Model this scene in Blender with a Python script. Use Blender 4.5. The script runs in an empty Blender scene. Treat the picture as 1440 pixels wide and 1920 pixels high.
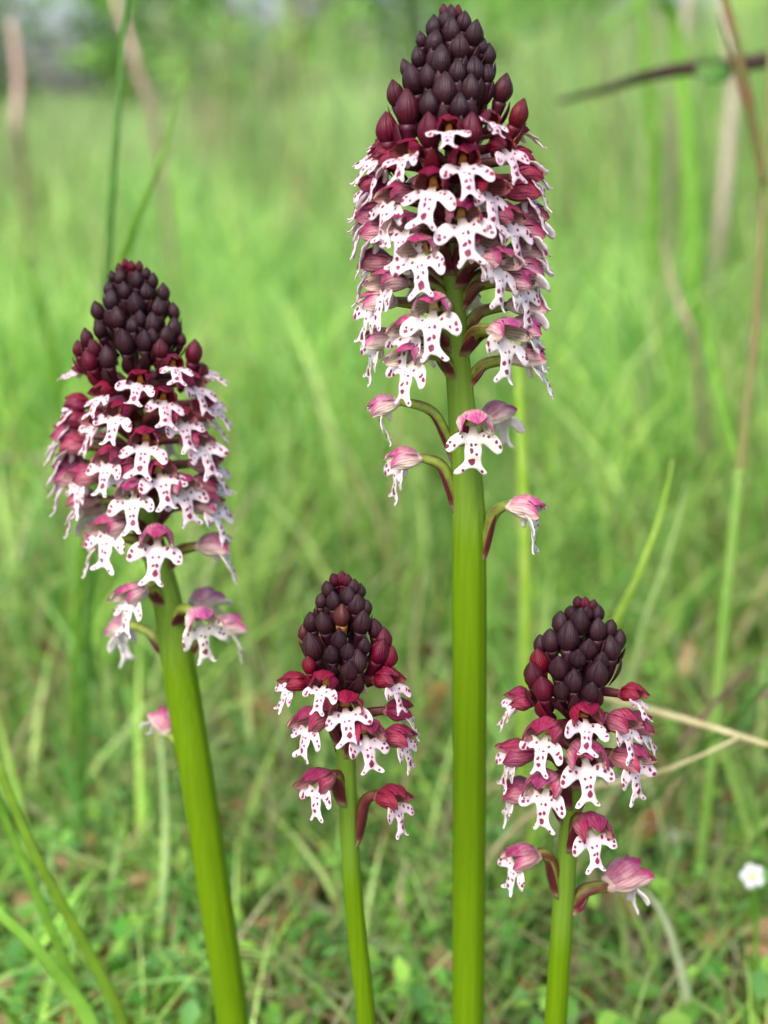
import bpy, math, random
import numpy as np
from mathutils import Vector, Matrix, Quaternion
from mathutils.geometry import delaunay_2d_cdt

SC = bpy.context.scene
COL = SC.collection
R = math.radians
MM = 0.001

# ------------------------------------------------------------------ camera, sky, sun, exposure
FPX = 2300.0                       # focal length in pixels of the 1440 x 1920 photograph
PITCH = R(19)
CAM = Vector((0, 0, 0.225))
cd = bpy.data.cameras.new('camera')
cam = bpy.data.objects.new('camera', cd)
COL.objects.link(cam)
cam.location = CAM
cam.rotation_euler = (R(90) - PITCH, 0, 0)
cd.sensor_fit = 'VERTICAL'
cd.sensor_height = 36
cd.lens = 36 * FPX / 1920
cd.clip_start = 0.01
cd.clip_end = 1000
cd.dof.use_dof = True
cd.dof.focus_distance = 0.199
cd.dof.aperture_fstop = cd.lens / 4.2    # a 4.2 mm wide aperture
SC.camera = cam

SUN_EL, SUN_AZ = R(52), R(205)     # azimuth from +Y (away from the camera), clockwise
w = bpy.data.worlds.new('World')
SC.world = w
w.use_nodes = True
wn = w.node_tree
sky = wn.nodes.new('ShaderNodeTexSky')
sky.sky_type = 'NISHITA'
sky.sun_disc = False
sky.sun_elevation = SUN_EL
sky.sun_rotation = SUN_AZ
sky.air_density = 0.8
sky.dust_density = 3.5
sky.ozone_density = 0.2
wn.links.new(sky.outputs[0], wn.nodes['Background'].inputs[0])
wn.nodes['Background'].inputs[1].default_value = 0.15

sl = bpy.data.lights.new('sun', 'SUN')
sl.energy = 1.5
sl.angle = R(30)
sl.color = (1.0, 0.95, 0.87)
sun = bpy.data.objects.new('sun', sl)
COL.objects.link(sun)
sd = Vector((math.sin(SUN_AZ) * math.cos(SUN_EL), math.cos(SUN_AZ) * math.cos(SUN_EL), math.sin(SUN_EL)))
sun.rotation_euler = sd.to_track_quat('Z', 'Y').to_euler()
sun.location = (0, 0, 5)

SC.view_settings.view_transform = 'Standard'
SC.view_settings.look = 'None'
SC.view_settings.exposure = 0.85
SC.view_settings.gamma = 1
SC.render.engine = 'CYCLES'
SC.cycles.use_denoising = True
SC.cycles.max_bounces = 6
SC.cycles.diffuse_bounces = 3
SC.cycles.transmission_bounces = 6

# ------------------------------------------------------------------ helpers
FWD = Vector((0, math.cos(PITCH), -math.sin(PITCH)))
UPV = Vector((0, math.sin(PITCH), math.cos(PITCH)))
RGT = Vector((1, 0, 0))
ZUP = Vector((0, 0, 1))


def P(px, py, d):
    """photo pixel + distance along the camera axis -> point in the world"""
    return CAM + d * (FWD + RGT * ((px - 720) / FPX) - UPV * ((py - 960) / FPX))


def ground_depth(py):
    return CAM.z / (math.sin(PITCH) + (py - 960) / FPX * math.cos(PITCH))


def lin(*c):
    return tuple((x / 255 / 12.92) if x / 255 <= 0.04045 else ((x / 255 + 0.055) / 1.055) ** 2.4 for x in c) + (1,)


def mesh(name, verts, faces, mats=(), mi=None, fl=None, vec=None, colr=None, smooth=True):
    me = bpy.data.meshes.new(name)
    me.from_pydata([tuple(v) for v in verts], [], faces)
    for m in mats:
        me.materials.append(m)
    if mi is not None:
        me.polygons.foreach_set('material_index', mi)
    if smooth:
        me.polygons.foreach_set('use_smooth', [True] * len(me.polygons))
    for nm, vals in (fl or {}).items():
        me.attributes.new(nm, 'FLOAT', 'POINT').data.foreach_set('value', vals)
    for nm, vals in (vec or {}).items():
        me.attributes.new(nm, 'FLOAT_VECTOR', 'POINT').data.foreach_set('vector', [c for v in vals for c in v])
    if colr is not None:
        me.attributes.new('tone', 'FLOAT_COLOR', 'POINT').data.foreach_set('color', np.asarray(colr, dtype=np.float32).ravel())
    me.update()
    return me


def obj(name, me, parent=None, mat=None, **props):
    o = bpy.data.objects.new(name, me)
    COL.objects.link(o)
    if parent is not None:
        o.parent = parent
    if mat is not None:
        o.matrix_local = mat
    for k, v in props.items():
        o[k] = v
    return o


def catmull(pts, n):
    pts = [Vector(p) for p in pts]
    a = [pts[0] * 2 - pts[1]] + pts + [pts[-1] * 2 - pts[-2]]
    out = []
    segs = len(pts) - 1
    for k in range(n):
        t = k / (n - 1) * segs
        i = min(int(t), segs - 1)
        t -= i
        p0, p1, p2, p3 = a[i:i + 4]
        out.append(0.5 * (2 * p1 + (p2 - p0) * t + (2 * p0 - 5 * p1 + 4 * p2 - p3) * t * t + (3 * p1 - p0 - 3 * p2 + p3) * t ** 3))
    return out


def interp(tab, x):
    return float(np.interp(x, [t[0] for t in tab], [t[1] for t in tab]))


def tube_data(path, radii, sides=8, flat=1.0, side_dir=None, shape=None):
    """verts, faces, along: a tapering tube; FLAT squeezes it across SIDE_DIR's normal (a blade)"""
    n = len(path)
    V, F, A = [], [], []
    ref = Vector(side_dir) if side_dir is not None else Vector((1, 0.13, 0.07))
    for i in range(n):
        t = (path[min(i + 1, n - 1)] - path[max(i - 1, 0)]).normalized()
        s = (ref - t * ref.dot(t))
        s = s.normalized() if s.length > 1e-9 else t.orthogonal().normalized()
        if side_dir is None:
            ref = s
        b = t.cross(s)
        r = radii[i]
        for k in range(sides):
            a = 2 * math.pi * k / sides
            rr = r * (shape(a, i / (n - 1)) if shape else 1)
            V.append(path[i] + s * (math.cos(a) * rr) + b * (math.sin(a) * rr * flat))
            A.append(i / (n - 1))
    for i in range(n - 1):
        for k in range(sides):
            k2 = (k + 1) % sides
            F.append((i * sides + k, i * sides + k2, (i + 1) * sides + k2, (i + 1) * sides + k))
    V.append(path[0]); A.append(0.0)
    V.append(path[-1]); A.append(1.0)
    c0, c1 = len(V) - 2, len(V) - 1
    for k in range(sides):
        k2 = (k + 1) % sides
        F.append((c0, k2, k))
        F.append((c1, (n - 1) * sides + k, (n - 1) * sides + k2))
    return V, F, A


# ------------------------------------------------------------------ materials
class Nodes:
    def __init__(self, name):
        self.m = bpy.data.materials.new(name)
        self.m.use_nodes = True
        self.t = self.m.node_tree
        self.t.nodes.clear()

    def n(self, kind, out=0, ins=None, **kw):
        nd = self.t.nodes.new('ShaderNode' + kind)
        for k, v in kw.items():
            setattr(nd, k, v)
        for k, v in (ins or {}).items():
            if isinstance(v, bpy.types.NodeSocket):
                self.t.links.new(v, nd.inputs[k])
            else:
                nd.inputs[k].default_value = v
        return nd.outputs[out]

    def math(self, op, a, b=0.0, c=0.0, clamp=False):
        return self.n('Math', 0, {0: a, 1: b, 2: c}, operation=op, use_clamp=clamp)

    def mix(self, f, a, b, mode='MIX'):
        return self.n('Mix', 2, {0: f, 6: a, 7: b}, data_type='RGBA', blend_type=mode)

    def ramp(self, f, stops):
        nd = self.t.nodes.new('ShaderNodeValToRGB')
        e = nd.color_ramp.elements
        while len(e) < len(stops):
            e.new(0.5)
        for k, (p, c) in zip(e, stops):
            k.position = p
            k.color = c
        self.t.links.new(f, nd.inputs[0])
        return nd.outputs[0]

    def attr(self, name, out='Fac', kind='GEOMETRY'):
        nd = self.t.nodes.new('ShaderNodeAttribute')
        nd.attribute_name = name
        nd.attribute_type = kind
        return nd.outputs[out]

    def noise(self, scale, vec=None, detail=3.0, out=0):
        ins = {'Scale': scale, 'Detail': detail}
        if vec is not None:
            ins['Vector'] = vec
        return self.n('TexNoise', out, ins)

    def objco(self):
        return self.n('TexCoord', 3)

    def bump(self, h, strength, dist):
        return self.n('Bump', 0, {'Height': h, 'Strength': strength, 'Distance': dist})

    def finish(self, colr, rough=0.5, spec=0.4, bump=None, trans=0.0, transcol=None, sheen=0.0):
        ins = {'Base Color': colr, 'Roughness': rough, 'Specular IOR Level': spec}
        if sheen:
            ins['Sheen Weight'] = sheen
        if bump is not None:
            ins['Normal'] = bump
        s = self.n('BsdfPrincipled', 0, ins)
        if trans > 0:
            t = self.n('BsdfTranslucent', 0, {'Color': transcol if transcol is not None else colr})
            s = self.n('MixShader', 0, {0: trans, 1: s, 2: t})
        o = self.t.nodes.new('ShaderNodeOutputMaterial')
        self.t.links.new(s, o.inputs[0])
        return self.m


def m_sepal(name, inner=False):
    q = Nodes(name)
    age = q.attr('age', kind='OBJECT')
    tint = q.attr('tint')
    co = q.attr('av', 'Vector')
    oc = q.objco()
    rnd = q.n('ObjectInfo', 5)
    nz = q.noise(700.0, oc, 4.0)
    sep = q.n('SeparateXYZ', 0, {0: co})
    al = q.n('SeparateXYZ', 1, {0: co})
    # veins run along the sepal
    vn = q.math('ADD', q.math('MULTIPLY', sep, 21.0), q.math('MULTIPLY', nz, 2.6))
    vein = q.math('POWER', q.math('ABSOLUTE', q.math('SINE', vn)), 5.0)
    if not inner:
        rose = q.ramp(age, [(0.0, lin(46, 30, 38)), (0.2, lin(52, 27, 35)), (0.36, lin(112, 23, 46)), (0.52, lin(138, 36, 68)), (0.7, lin(158, 58, 104)), (0.85, lin(178, 74, 128)), (1.0, lin(190, 90, 146))])
        pale = q.ramp(age, [(0.0, lin(46, 28, 36)), (0.25, lin(70, 30, 42)), (0.42, lin(124, 36, 56)), (0.52, lin(150, 66, 92)), (0.64, lin(204, 150, 160)), (0.78, lin(236, 216, 206)), (1.0, lin(240, 234, 212))])
        f = q.math('ADD', tint, q.math('MULTIPLY', q.math('SUBTRACT', nz, 0.5), 0.7), clamp=True)
        c = q.mix(f, pale, rose)
        c = q.mix(q.math('MULTIPLY', vein, q.math('SUBTRACT', .62, q.math('MULTIPLY', age, .45))), c, q.mix(0.55, rose, lin(70, 10, 36)))
        # dark scorched tip and grey bloom on the buds
        tip = q.math('MULTIPLY', q.math('SUBTRACT', al, 0.72, clamp=True), 2.2, clamp=True)
        c = q.mix(q.math('MULTIPLY', tip, q.math('SUBTRACT', 0.8, age, clamp=True)), c, lin(44, 16, 28))
        young = q.math('MULTIPLY', q.math('SUBTRACT', 0.34, age, clamp=True), 2.9, clamp=True)
        # reddish mid-panel with greyer margins on the closed buds
        red = q.math('MULTIPLY', q.math('SUBTRACT', 0.62, q.math('ABSOLUTE', q.math('SUBTRACT', al, 0.42)), clamp=True), q.math('SUBTRACT', q.noise(260.0, oc, 2.0), 0.42, clamp=True))
        c = q.mix(q.math('MULTIPLY', red, 3.2, clamp=True), c, q.mix(young, c, lin(74, 28, 38)))
        hs = q.n('HueSaturation', 0, {'Hue': q.math('ADD', q.math('MULTIPLY', rnd, 0.02), 0.49), 'Saturation': 1.06, 'Value': q.math('ADD', q.math('MULTIPLY', rnd, 0.35), 0.84), 'Color': c})
        spk = q.t.nodes.new('ShaderNodeTexVoronoi')
        spk.inputs['Scale'].default_value = 1600.0
        q.t.links.new(oc, spk.inputs['Vector'])
        dot = q.math('MULTIPLY', q.math('LESS_THAN', spk.outputs['Distance'], 0.16), q.math('GREATER_THAN', q.n('SeparateColor', 0, {0: spk.outputs['Color']}), 0.965))
        hs = q.mix(q.math('MULTIPLY', dot, .8), hs, lin(220, 200, 190))
        b = q.bump(q.math('ADD', q.noise(2600.0, oc, 4.0), q.math('MULTIPLY', vein, -0.5)), 0.6, 0.0002)
        return q.finish(hs, 0.46, 0.42, b, 0.16)
    c = q.ramp(age, [(0.0, lin(80, 22, 34)), (0.38, lin(156, 50, 56)), (0.55, lin(206, 140, 140)), (0.8, lin(238, 224, 206)), (1.0, lin(240, 234, 216))])
    c = q.mix(q.math('MULTIPLY', vein, 0.4), c, lin(120, 16, 60))
    dash = q.math('GREATER_THAN', q.noise(420.0, oc, 2.0), 0.66)
    c = q.mix(q.math('MULTIPLY', dash, 0.75), c, lin(70, 12, 40))
    return q.finish(c, 0.55, 0.3, q.bump(q.noise(2400.0, oc, 3.0), 0.3, 0.0001), 0.34)


def m_simple(name, stops, attrib, kind='GEOMETRY', scale=500.0, var=0.25, rough=0.5, spec=0.35, trans=0.1, bump=0.0001, bs=2500.0, stretch=None):
    """colour ramp on an attribute, broken up by noise"""
    q = Nodes(name)
    a = q.attr(attrib, kind=kind)
    oc = q.objco()
    if stretch:
        oc = q.n('Mapping', 0, {'Vector': oc, 'Scale': stretch})
    nz = q.noise(scale, oc, 4.0)
    f = q.math('ADD', a, q.math('MULTIPLY', q.math('SUBTRACT', nz, 0.5), var), clamp=True)
    c = q.ramp(f, stops)
    v = q.n('HueSaturation', 0, {'Value': q.math('ADD', q.math('MULTIPLY', nz, 0.5), 0.75), 'Color': c})
    return q.finish(v, rough, spec, q.bump(q.noise(bs, oc, 3.0), 0.5, bump), trans)


M_SEP = m_sepal('sepal_outer')
M_SEPIN = m_sepal('sepal_inner', True)
M_STEM = m_simple('orchid_stem', [(0.0, lin(116, 154, 5)), (0.45, lin(114, 154, 12)), (0.62, lin(126, 164, 56)), (0.8, lin(96, 104, 52)), (0.92, lin(84, 40, 48)), (1.0, lin(60, 22, 34))],
                  'tint', scale=420.0, var=0.10, rough=0.48, spec=0.3, trans=0.28, bump=0.00018, bs=1100.0, stretch=(3, 3, 0.06))
M_OVARY = m_simple('ovary', [(0.0, lin(92, 30, 44)), (0.35, lin(104, 66, 44)), (0.6, lin(126, 146, 54)), (1.0, lin(160, 178, 84))], 'tone_f', scale=420.0, var=0.5, rough=0.45, trans=0.1)
M_BRACT = m_simple('bract', [(0.0, lin(196, 196, 160)), (0.1, lin(140, 70, 76)), (0.22, lin(96, 28, 46)), (0.8, lin(84, 22, 40)), (1.0, lin(70, 20, 34))], 'tint', scale=500.0, var=0.15, rough=0.42, trans=0.1)
M_COLUMN = m_simple('column', [(0.0, lin(196, 92, 34)), (0.45, lin(214, 140, 50)), (0.7, lin(222, 190, 110)), (1.0, lin(232, 220, 180))], 'age', 'OBJECT', scale=900.0, var=0.5, rough=0.45, trans=0.15)
M_PETAL = m_simple('inner_petal', [(0.0, lin(130, 30, 40)), (0.5, lin(168, 70, 66)), (0.75, lin(206, 150, 130)), (1.0, lin(226, 206, 176))], 'age', 'OBJECT', scale=900.0, var=0.5, rough=0.5, trans=0.25)
M_BROWN = m_simple('withered_lobe', [(0.0, lin(120, 60, 26)), (0.45, lin(176, 120, 52)), (0.75, lin(84, 34, 26)), (1.0, lin(66, 26, 30))], 'tint', scale=900.0, var=0.6, rough=0.5, trans=0.1)


def m_lip(k):
    rs = random.Random(40 + k)
    q = Nodes('lip_spotted_%d' % k)
    age = q.attr('age', kind='OBJECT')
    flat = q.attr('flat', 'Vector')
    oc = q.objco()
    warp = q.noise(900.0, oc, 2.0, out=1)
    p = q.n('VectorMath', 0, {0: flat, 1: q.n('VectorMath', 0, {0: q.n('VectorMath', 0, {0: warp, 1: (0.5, 0.5, 0.5)}, operation='SUBTRACT'), 1: (.6, .6, 0)}, operation='MULTIPLY')}, operation='ADD')
    p = q.n('VectorMath', 0, {0: p, 1: (1, 1, 0)}, operation='MULTIPLY')
    spots = []
    for sgn in (-1, 1):
        base = [(2.3, 1.2, .2), (3.2, 1.6, .25), (3.4, 2.35, .3), (2.5, 2.1, .22), (1.3, 1.0, .21)]
        if rs.random() < 0.8:
            base.pop(rs.choice((0, 3)))
        for x, s, r in base:
            spots.append((sgn * x + rs.uniform(-.25, .25), s + rs.uniform(-.2, .2), r * rs.uniform(.7, 1.1), rs.uniform(.8, 1.3)))
        spots.append((sgn * rs.uniform(.3, .5), rs.uniform(1.7, 2.1), rs.uniform(.15, .22), rs.uniform(.7, 1.3)))
        spots.append((sgn * rs.uniform(.25, .5), rs.uniform(2.8, 3.4), rs.uniform(.19, .26), rs.uniform(.8, 1.6)))
        spots.append((sgn * 1.35 + rs.uniform(-.1, .1), 5.68, rs.uniform(.13, .2), 1.3))
    spots.append((rs.uniform(-.2, .2), rs.uniform(4.2, 4.6), rs.uniform(.34, .46), rs.uniform(.8, 1.35)))
    d = None
    for x, s, r, asp in spots:
        v = q.n('VectorMath', 0, {0: p, 1: (-x, -s, 0)}, operation='ADD')
        v = q.n('VectorMath', 0, {0: v, 1: (1 / r, 1 / (r * asp), 0)}, operation='MULTIPLY')
        ln = q.n('VectorMath', 1, {0: v}, operation='LENGTH')
        d = ln if d is None else q.math('MINIMUM', d, ln)
    spot = q.n('MapRange', 0, {0: d, 1: 1.22, 2: 0.92, 3: 0.0, 4: 1.0}, interpolation_type='SMOOTHSTEP')
    halo = q.n('MapRange', 0, {0: d, 1: 3.4, 2: 1.0, 3: 0.0, 4: 1.0})
    white = q.ramp(age, [(0.0, lin(240, 205, 216)), (0.45, lin(240, 222, 230)), (0.75, lin(243, 236, 240)), (1.0, lin(243, 240, 232))])
    sep_s = q.n('SeparateXYZ', 1, {0: flat})
    throat = q.n('MapRange', 0, {0: sep_s, 1: 1.4, 2: 0.0, 3: 0.0, 4: 0.45})
    c = q.mix(throat, white, lin(232, 204, 176))
    c = q.mix(q.math('MULTIPLY', halo, q.math('SUBTRACT', 0.42, q.math('MULTIPLY', age, 0.38))), c, lin(226, 130, 168))
    c = q.mix(q.math('MULTIPLY', spot, 0.96), c, q.mix(q.noise(1500.0, oc), lin(150, 10, 70), lin(104, 8, 52)))
    b = q.bump(q.noise(2600.0, oc, 3.0), 0.45, 0.00012)
    return q.finish(c, 0.42, 0.4, b, 0.22)


M_LIP = [m_lip(k) for k in range(11)]

# ------------------------------------------------------------------ orchid flower meshes
rs0 = random.Random(5)


def hood_point(v, al, op, L, seed):
    """a point on the hood: V from neck (0) to rim (1), AL the angle from the top, OP how far the rim spreads"""
    g = math.sin(math.pi / 2 * min(1, v / 0.58)) ** 0.75
    pr = 0.24 + 0.76 * g
    t = max(0.0, (v - 0.5) / 0.5)
    rx = 3.1 * pr * (1 - (0.46 - 0.66 * op) * t ** 1.7)
    rz = 2.45 * pr * (1 - (0.50 - 0.34 * op) * t ** 1.6)
    wob = 0.13 * math.sin(3.1 * al + 5 * v + seed) + 0.09 * math.sin(7 * al - 9 * v + 2 * seed)
    cz = 0.85 * math.sin(min(1, v * 1.2) * math.pi * 0.5) - 0.75 * t * t * (1 - .7 * op)
    return Vector(((rx + wob) * math.sin(al), L * v, cz + (rz + wob) * math.cos(al)))


def sepal_mesh(centre, wmax, op, L, seed, flare, lateral, layer):
    NU, NV = 12, 14
    V, tint, av, F, mi = [], [], [], [], []
    rr = random.Random(seed)
    ph, amp = rr.uniform(0, 6), rr.uniform(.5, 1.2)
    for side in (0, 1):
        for j in range(NV + 1):
            v = j / NV
            wdt = wmax * (1 - max(0, (v - 0.55) / 0.45) ** 1.9) ** 0.75 * (0.8 + 0.2 * min(1, v * 3))
            for i in range(NU + 1):
                u = -1 + 2 * i / NU
                al = centre + u * wdt
                p = hood_point(v, al, op, L, seed % 7)
                e = 1e-3
                n = (hood_point(v, al + e, op, L, seed % 7) - hood_point(v, al - e, op, L, seed % 7)).cross(hood_point(min(1, v + e), al, op, L, seed % 7) - hood_point(max(0, v - e), al, op, L, seed % 7))
                n = -n.normalized() if n.length > 1e-12 else Vector((0, 0, 1))
                rad = Vector((math.sin(al), 0, math.cos(al)))
                if n.dot(rad) < 0 and v > 0.1:
                    n = -n
                t = max(0, (v - .6) / .4)
                off = layer + 0.16 * math.exp(-(u / .16) ** 2) * min(1, v * 3) - 0.04
                off += flare * t ** 2.2 + 0.10 * abs(u) ** 3 * t
                off += 0.14 * amp * t * math.sin(u * 4.2 + ph) + 0.05 * math.sin(u * 9 + ph * 2 + v * 6)
                th = 0.20 * (1 - 0.45 * abs(u) ** 4)
                p = p + n * (off - (th if side else 0))
                V.append(p * MM)
                if lateral == 0:
                    ti = 0.85 - 0.3 * abs(u)
                else:
                    uu = u * lateral            # +1 towards the underside
                    ti = 0.28 - 0.7 * uu
                ti = min(1, max(0, ti + 0.5 * t))
                tint.append(ti)
                av.append((u * .5 + .5, v, 0))
    W = NU + 1
    S = W * (NV + 1)
    for j in range(NV):
        for i in range(NU):
            a = j * W + i
            F.append((a, a + 1, a + W + 1, a + W)); mi.append(0)
            F.append((S + a, S + a + W, S + a + W + 1, S + a + 1)); mi.append(1)
    rim = [j * W for j in range(NV + 1)] + [NV * W + i for i in range(1, NU + 1)] + [j * W + NU for j in range(NV - 1, -1, -1)]
    for a, b in zip(rim, rim[1:]):
        F.append((a, b, S + b, S + a)); mi.append(0)
    return mesh('sepal', V, F, (M_SEP, M_SEPIN), mi, {'tint': tint}, {'av': av})


def hood_set(seed, op, L):
    d = sepal_mesh(0.0, R(49), op, L * 0.97, seed, 0.25 + 0.45 * op, 0, 0.16)
    a = sepal_mesh(R(80), R(54), op, L * 1.04, seed + 1, 0.55 + 0.75 * op, 1, 0.0)
    b = sepal_mesh(-R(80), R(54), op, L * 1.0, seed + 2, 0.55 + 0.75 * op, -1, 0.0)
    return d, a, b


HOODS_YOUNG = [hood_set(10 * k + 3, 0.04 + 0.08 * k, 5.9 + .25 * k) for k in range(3)]
HOODS_MID = [hood_set(10 * k + 53, 0.16 + 0.1 * k, 6.5 + .2 * k) for k in range(3)]
HOODS_OPEN = [hood_set(10 * k + 103, 0.28 + 0.13 * k, 6.8 + .2 * k) for k in range(3)]


def petal_mesh(sgn, seed):
    V, F = [], []
    for side in (0, 1):
        for j in range(9):
            v = 0.25 + 0.62 * j / 8
            wd = R(15) * math.sin(math.pi * (0.12 + 0.86 * j / 8)) ** 0.7
            for i in range(5):
                al = sgn * R(27) + (i / 2 - 1) * wd
                p = hood_point(v, al, 0.2, 4.9, seed)
                c = Vector((0, p.y, 0.5))
                V.append((c + (p - c) * (0.74 - 0.05 * side)) * MM)
    for j in range(8):
        for i in range(4):
            a = j * 5 + i
            F.append((a, a + 1, a + 6, a + 5))
            F.append((45 + a, 45 + a + 5, 45 + a + 6, 45 + a + 1))
    for j in range(8):
        for i in (0, 4):
            a = j * 5 + i
            F.append((a, a + 5, 50 + a, 45 + a))
    for j in (0, 40):
        for i in range(4):
            F.append((j + i, j + i + 1, 46 + j + i, 45 + j + i))
    return mesh('petal', V, F, (M_PETAL,))


PETALS = [petal_mesh(-1, 1), petal_mesh(1, 4)]


def column_mesh():
    """the column: a short hooded knob with a groove between two pollen pockets, flared cheeks at the foot"""
    V, F = [], []
    NA, NB = 14, 10
    for j in range(NB + 1):
        t = j / NB
        z = -0.45 + 2.1 * t
        y = 1.75 + 0.75 * math.sin(t * 2.3) - 0.35 * t
        rx = (0.95 - 0.42 * t) * (1 if t < .88 else 0.72 - 3.2 * (t - .88)) + .02
        ry = 0.62 * (1 - 0.35 * t) * (1 if t < .88 else 0.8 - 3 * (t - .88)) + .02
        for i in range(NA):
            a = 2 * math.pi * i / NA
            gr = 1 - 0.42 * math.exp(-((math.cos(a - math.pi / 2) - 1) / .12) ** 2) * (0.4 + .6 * t)
            V.append(Vector((rx * math.cos(a), y + ry * math.sin(a) * gr, z)) * MM)
    for j in range(NB):
        for i in range(NA):
            i2 = (i + 1) % NA
            F.append((j * NA + i, j * NA + i2, (j + 1) * NA + i2, (j + 1) * NA + i))
    V.append(Vector((0, 2.1, 1.7)) * MM)
    for i in range(NA):
        F.append((NB * NA + i, NB * NA + (i + 1) % NA, len(V) - 1))
    return mesh('column', V, F, (M_COLUMN,))


COLUMN = column_mesh()

HALF = [(0, -.7), (.45, -.65), (.52, .0), (.72, .52), (1.05, .42), (1.45, .08), (2.1, -.12), (2.95, .18), (3.7, .82), (4.12, 1.6), (4.12, 2.34), (3.66, 2.8), (2.95, 2.7), (2.2, 2.28), (1.6, 2.02), (1.26, 2.2),
        (1.12, 2.9), (1.04, 3.7), (1.08, 4.4), (1.42, 5.05), (1.86, 5.55), (2.06, 5.98), (1.78, 6.26), (1.24, 6.06), (.68, 5.58), (.25, 5.34)]


def lip_variant(k):
    rr = random.Random(200 + k)
    left, right = [], []
    par = []
    for side in (0, 1):
        par.append(dict(arm=R(rr.uniform(0, 25)), aw=rr.uniform(.84, 1.1), foot=rr.uniform(.75, 1.2), al=rr.uniform(.86, 1.05)))
    wmid = rr.uniform(.82, 1.06)

    def tf(x, s, q):
        if 1.2 < x and s < 3 or (x > 2):
            if s < 3.2:
                dx, ds = x - 1.2, s - 1.15
                dx *= q['al']
                # squeeze width round the arm's own midline, then swing the arm
                mid = 0.32 * dx
                ds = mid + (ds - mid) * q['aw']
                c, s_ = math.cos(q['arm']), math.sin(q['arm'])
                return 1.2 + dx * c - ds * s_ * .5, 1.15 + ds * c + dx * s_
        if s > 2.3:
            x *= wmid
        if s > 4.8:
            x *= q['foot']
        return x, s
    Rr = [tf(x, s, par[0]) for x, s in HALF]
    Ll = [(-a, b) for a, b in (tf(x, s, par[1]) for x, s in HALF[1:])]
    loop = Rr + Ll[::-1]
    loop = [Vector((x + rr.uniform(-.05, .05), s + rr.uniform(-.05, .05), 0)) for x, s in loop]
    sm = catmull(loop + [loop[0]], len(loop) * 3 + 1)[:-1]
    pts = [Vector((p.x, p.y)) for p in sm]
    n = len(pts)
    # points inside, on a jittered grid
    def inside(x, y):
        c = False
        j = n - 1
        for i in range(n):
            a, b = pts[i], pts[j]
            if (a.y > y) != (b.y > y) and x < (b.x - a.x) * (y - a.y) / (b.y - a.y) + a.x:
                c = not c
            j = i
        return c
    def rimd(x, y):
        return min((p - Vector((x, y))).length for p in pts)
    x = -4.6
    inner = []
    while x < 4.7:
        y = -.6
        while y < 7:
            xx, yy = x + rr.uniform(-.05, .05), y + rr.uniform(-.05, .05)
            if inside(xx, yy) and rimd(xx, yy) > .13:
                inner.append(Vector((xx, yy)))
            y += .3
        x += .3
    vs, _e, fs, *_ = delaunay_2d_cdt(pts + inner, [], [list(range(n))], 1, 1e-5)
    vs = [Vector(v) for v in vs]
    # bend: the centre line leaves the throat forwards and then hangs; feet and arms curl
    curl = rr.uniform(5, 65)
    karm = [rr.uniform(-.02, .09), rr.uniform(-.02, .09)]
    tw = rr.uniform(-.16, .16)
    ss = np.linspace(-1, 8.5, 400)
    beta = np.radians(np.interp(ss, [-1, 0, 1.6, 3.0, 4.8, 6.3, 8.5], [75, 45, 18, 8, 4, 4 + curl, 6 + curl]))
    ds = ss[1] - ss[0]
    cy = np.cumsum(np.sin(beta)) * ds
    cz = -np.cumsum(np.cos(beta)) * ds
    i0 = np.argmin(abs(ss))
    cy -= cy[i0]; cz -= cz[i0]
    p1, p2, p3 = rr.uniform(0, 6), rr.uniform(0, 6), rr.uniform(0, 6)

    def surf(x, s, h):
        s2 = s - 0.0
        y = np.interp(s2, ss, cy); z = np.interp(s2, ss, cz); b = np.interp(s2, ss, beta)
        nn = Vector((0, math.cos(b), math.sin(b)))
        o = karm[0 if x > 0 else 1] * max(0, abs(x) - .6) ** 2 + 0.22 * math.exp(-(x / .5) ** 2) * min(1, max(0, s) / 1.5)
        o += .10 * math.sin(1.7 * x + p1 + s) + .06 * math.sin(3.3 * s + p2) + tw * x
        d = rimd(x, s)
        o += 0.07 * math.exp(-d / .16)          # raised margin
        return Vector((x, y, z)) + nn * (o + h)
    nv = len(vs)
    rd = [rimd(v.x, v.y) for v in vs]
    V = [surf(v.x, v.y, .03 + .10 * min(1, r / .12)) * MM for v, r in zip(vs, rd)] + [surf(v.x, v.y, -.03 - .10 * min(1, r / .12)) * MM for v, r in zip(vs, rd)]
    flat = [(v.x, v.y, 0) for v in vs] + [(v.x, v.y + 40 * (r > .1), 0) for v, r in zip(vs, rd)]   # the back carries no spots
    F = []
    for f in fs:
        a, b, c = (vs[i] for i in f)
        fl = list(f)
        if (b - a).cross(c - a) > 0:
            fl = fl[::-1]
        F.append(tuple(fl))
        F.append(tuple(i + nv for i in fl[::-1]))
    edges = {}
    for f in fs:
        for a, b in zip(f, list(f[1:]) + [f[0]]):
            edges[(a, b)] = 1
    for (a, b) in edges:
        if (b, a) not in edges:
            F.append((a, b, b + nv, a + nv))
    # the short blunt spur behind the throat
    pv, pf, _ = tube_data(catmull([Vector((0, -.1, -.25)), Vector((0, -.4, -.6)), Vector((0, -.6, -1.3)), Vector((0, -.4, -2.1))], 8), [.4, .5, .52, .5, .47, .45, .4, .2], 10)
    k0 = len(V)
    V += [p * MM for p in pv]
    flat += [(0, 60, 0)] * len(pv)
    F += [tuple(i + k0 for i in f) for f in pf]
    J = surf(0, 1.25, 0)
    return mesh('lip', V, F, (M_LIP[k],), vec={'flat': flat}), J


LIPS = [lip_variant(k) for k in range(11)]


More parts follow.
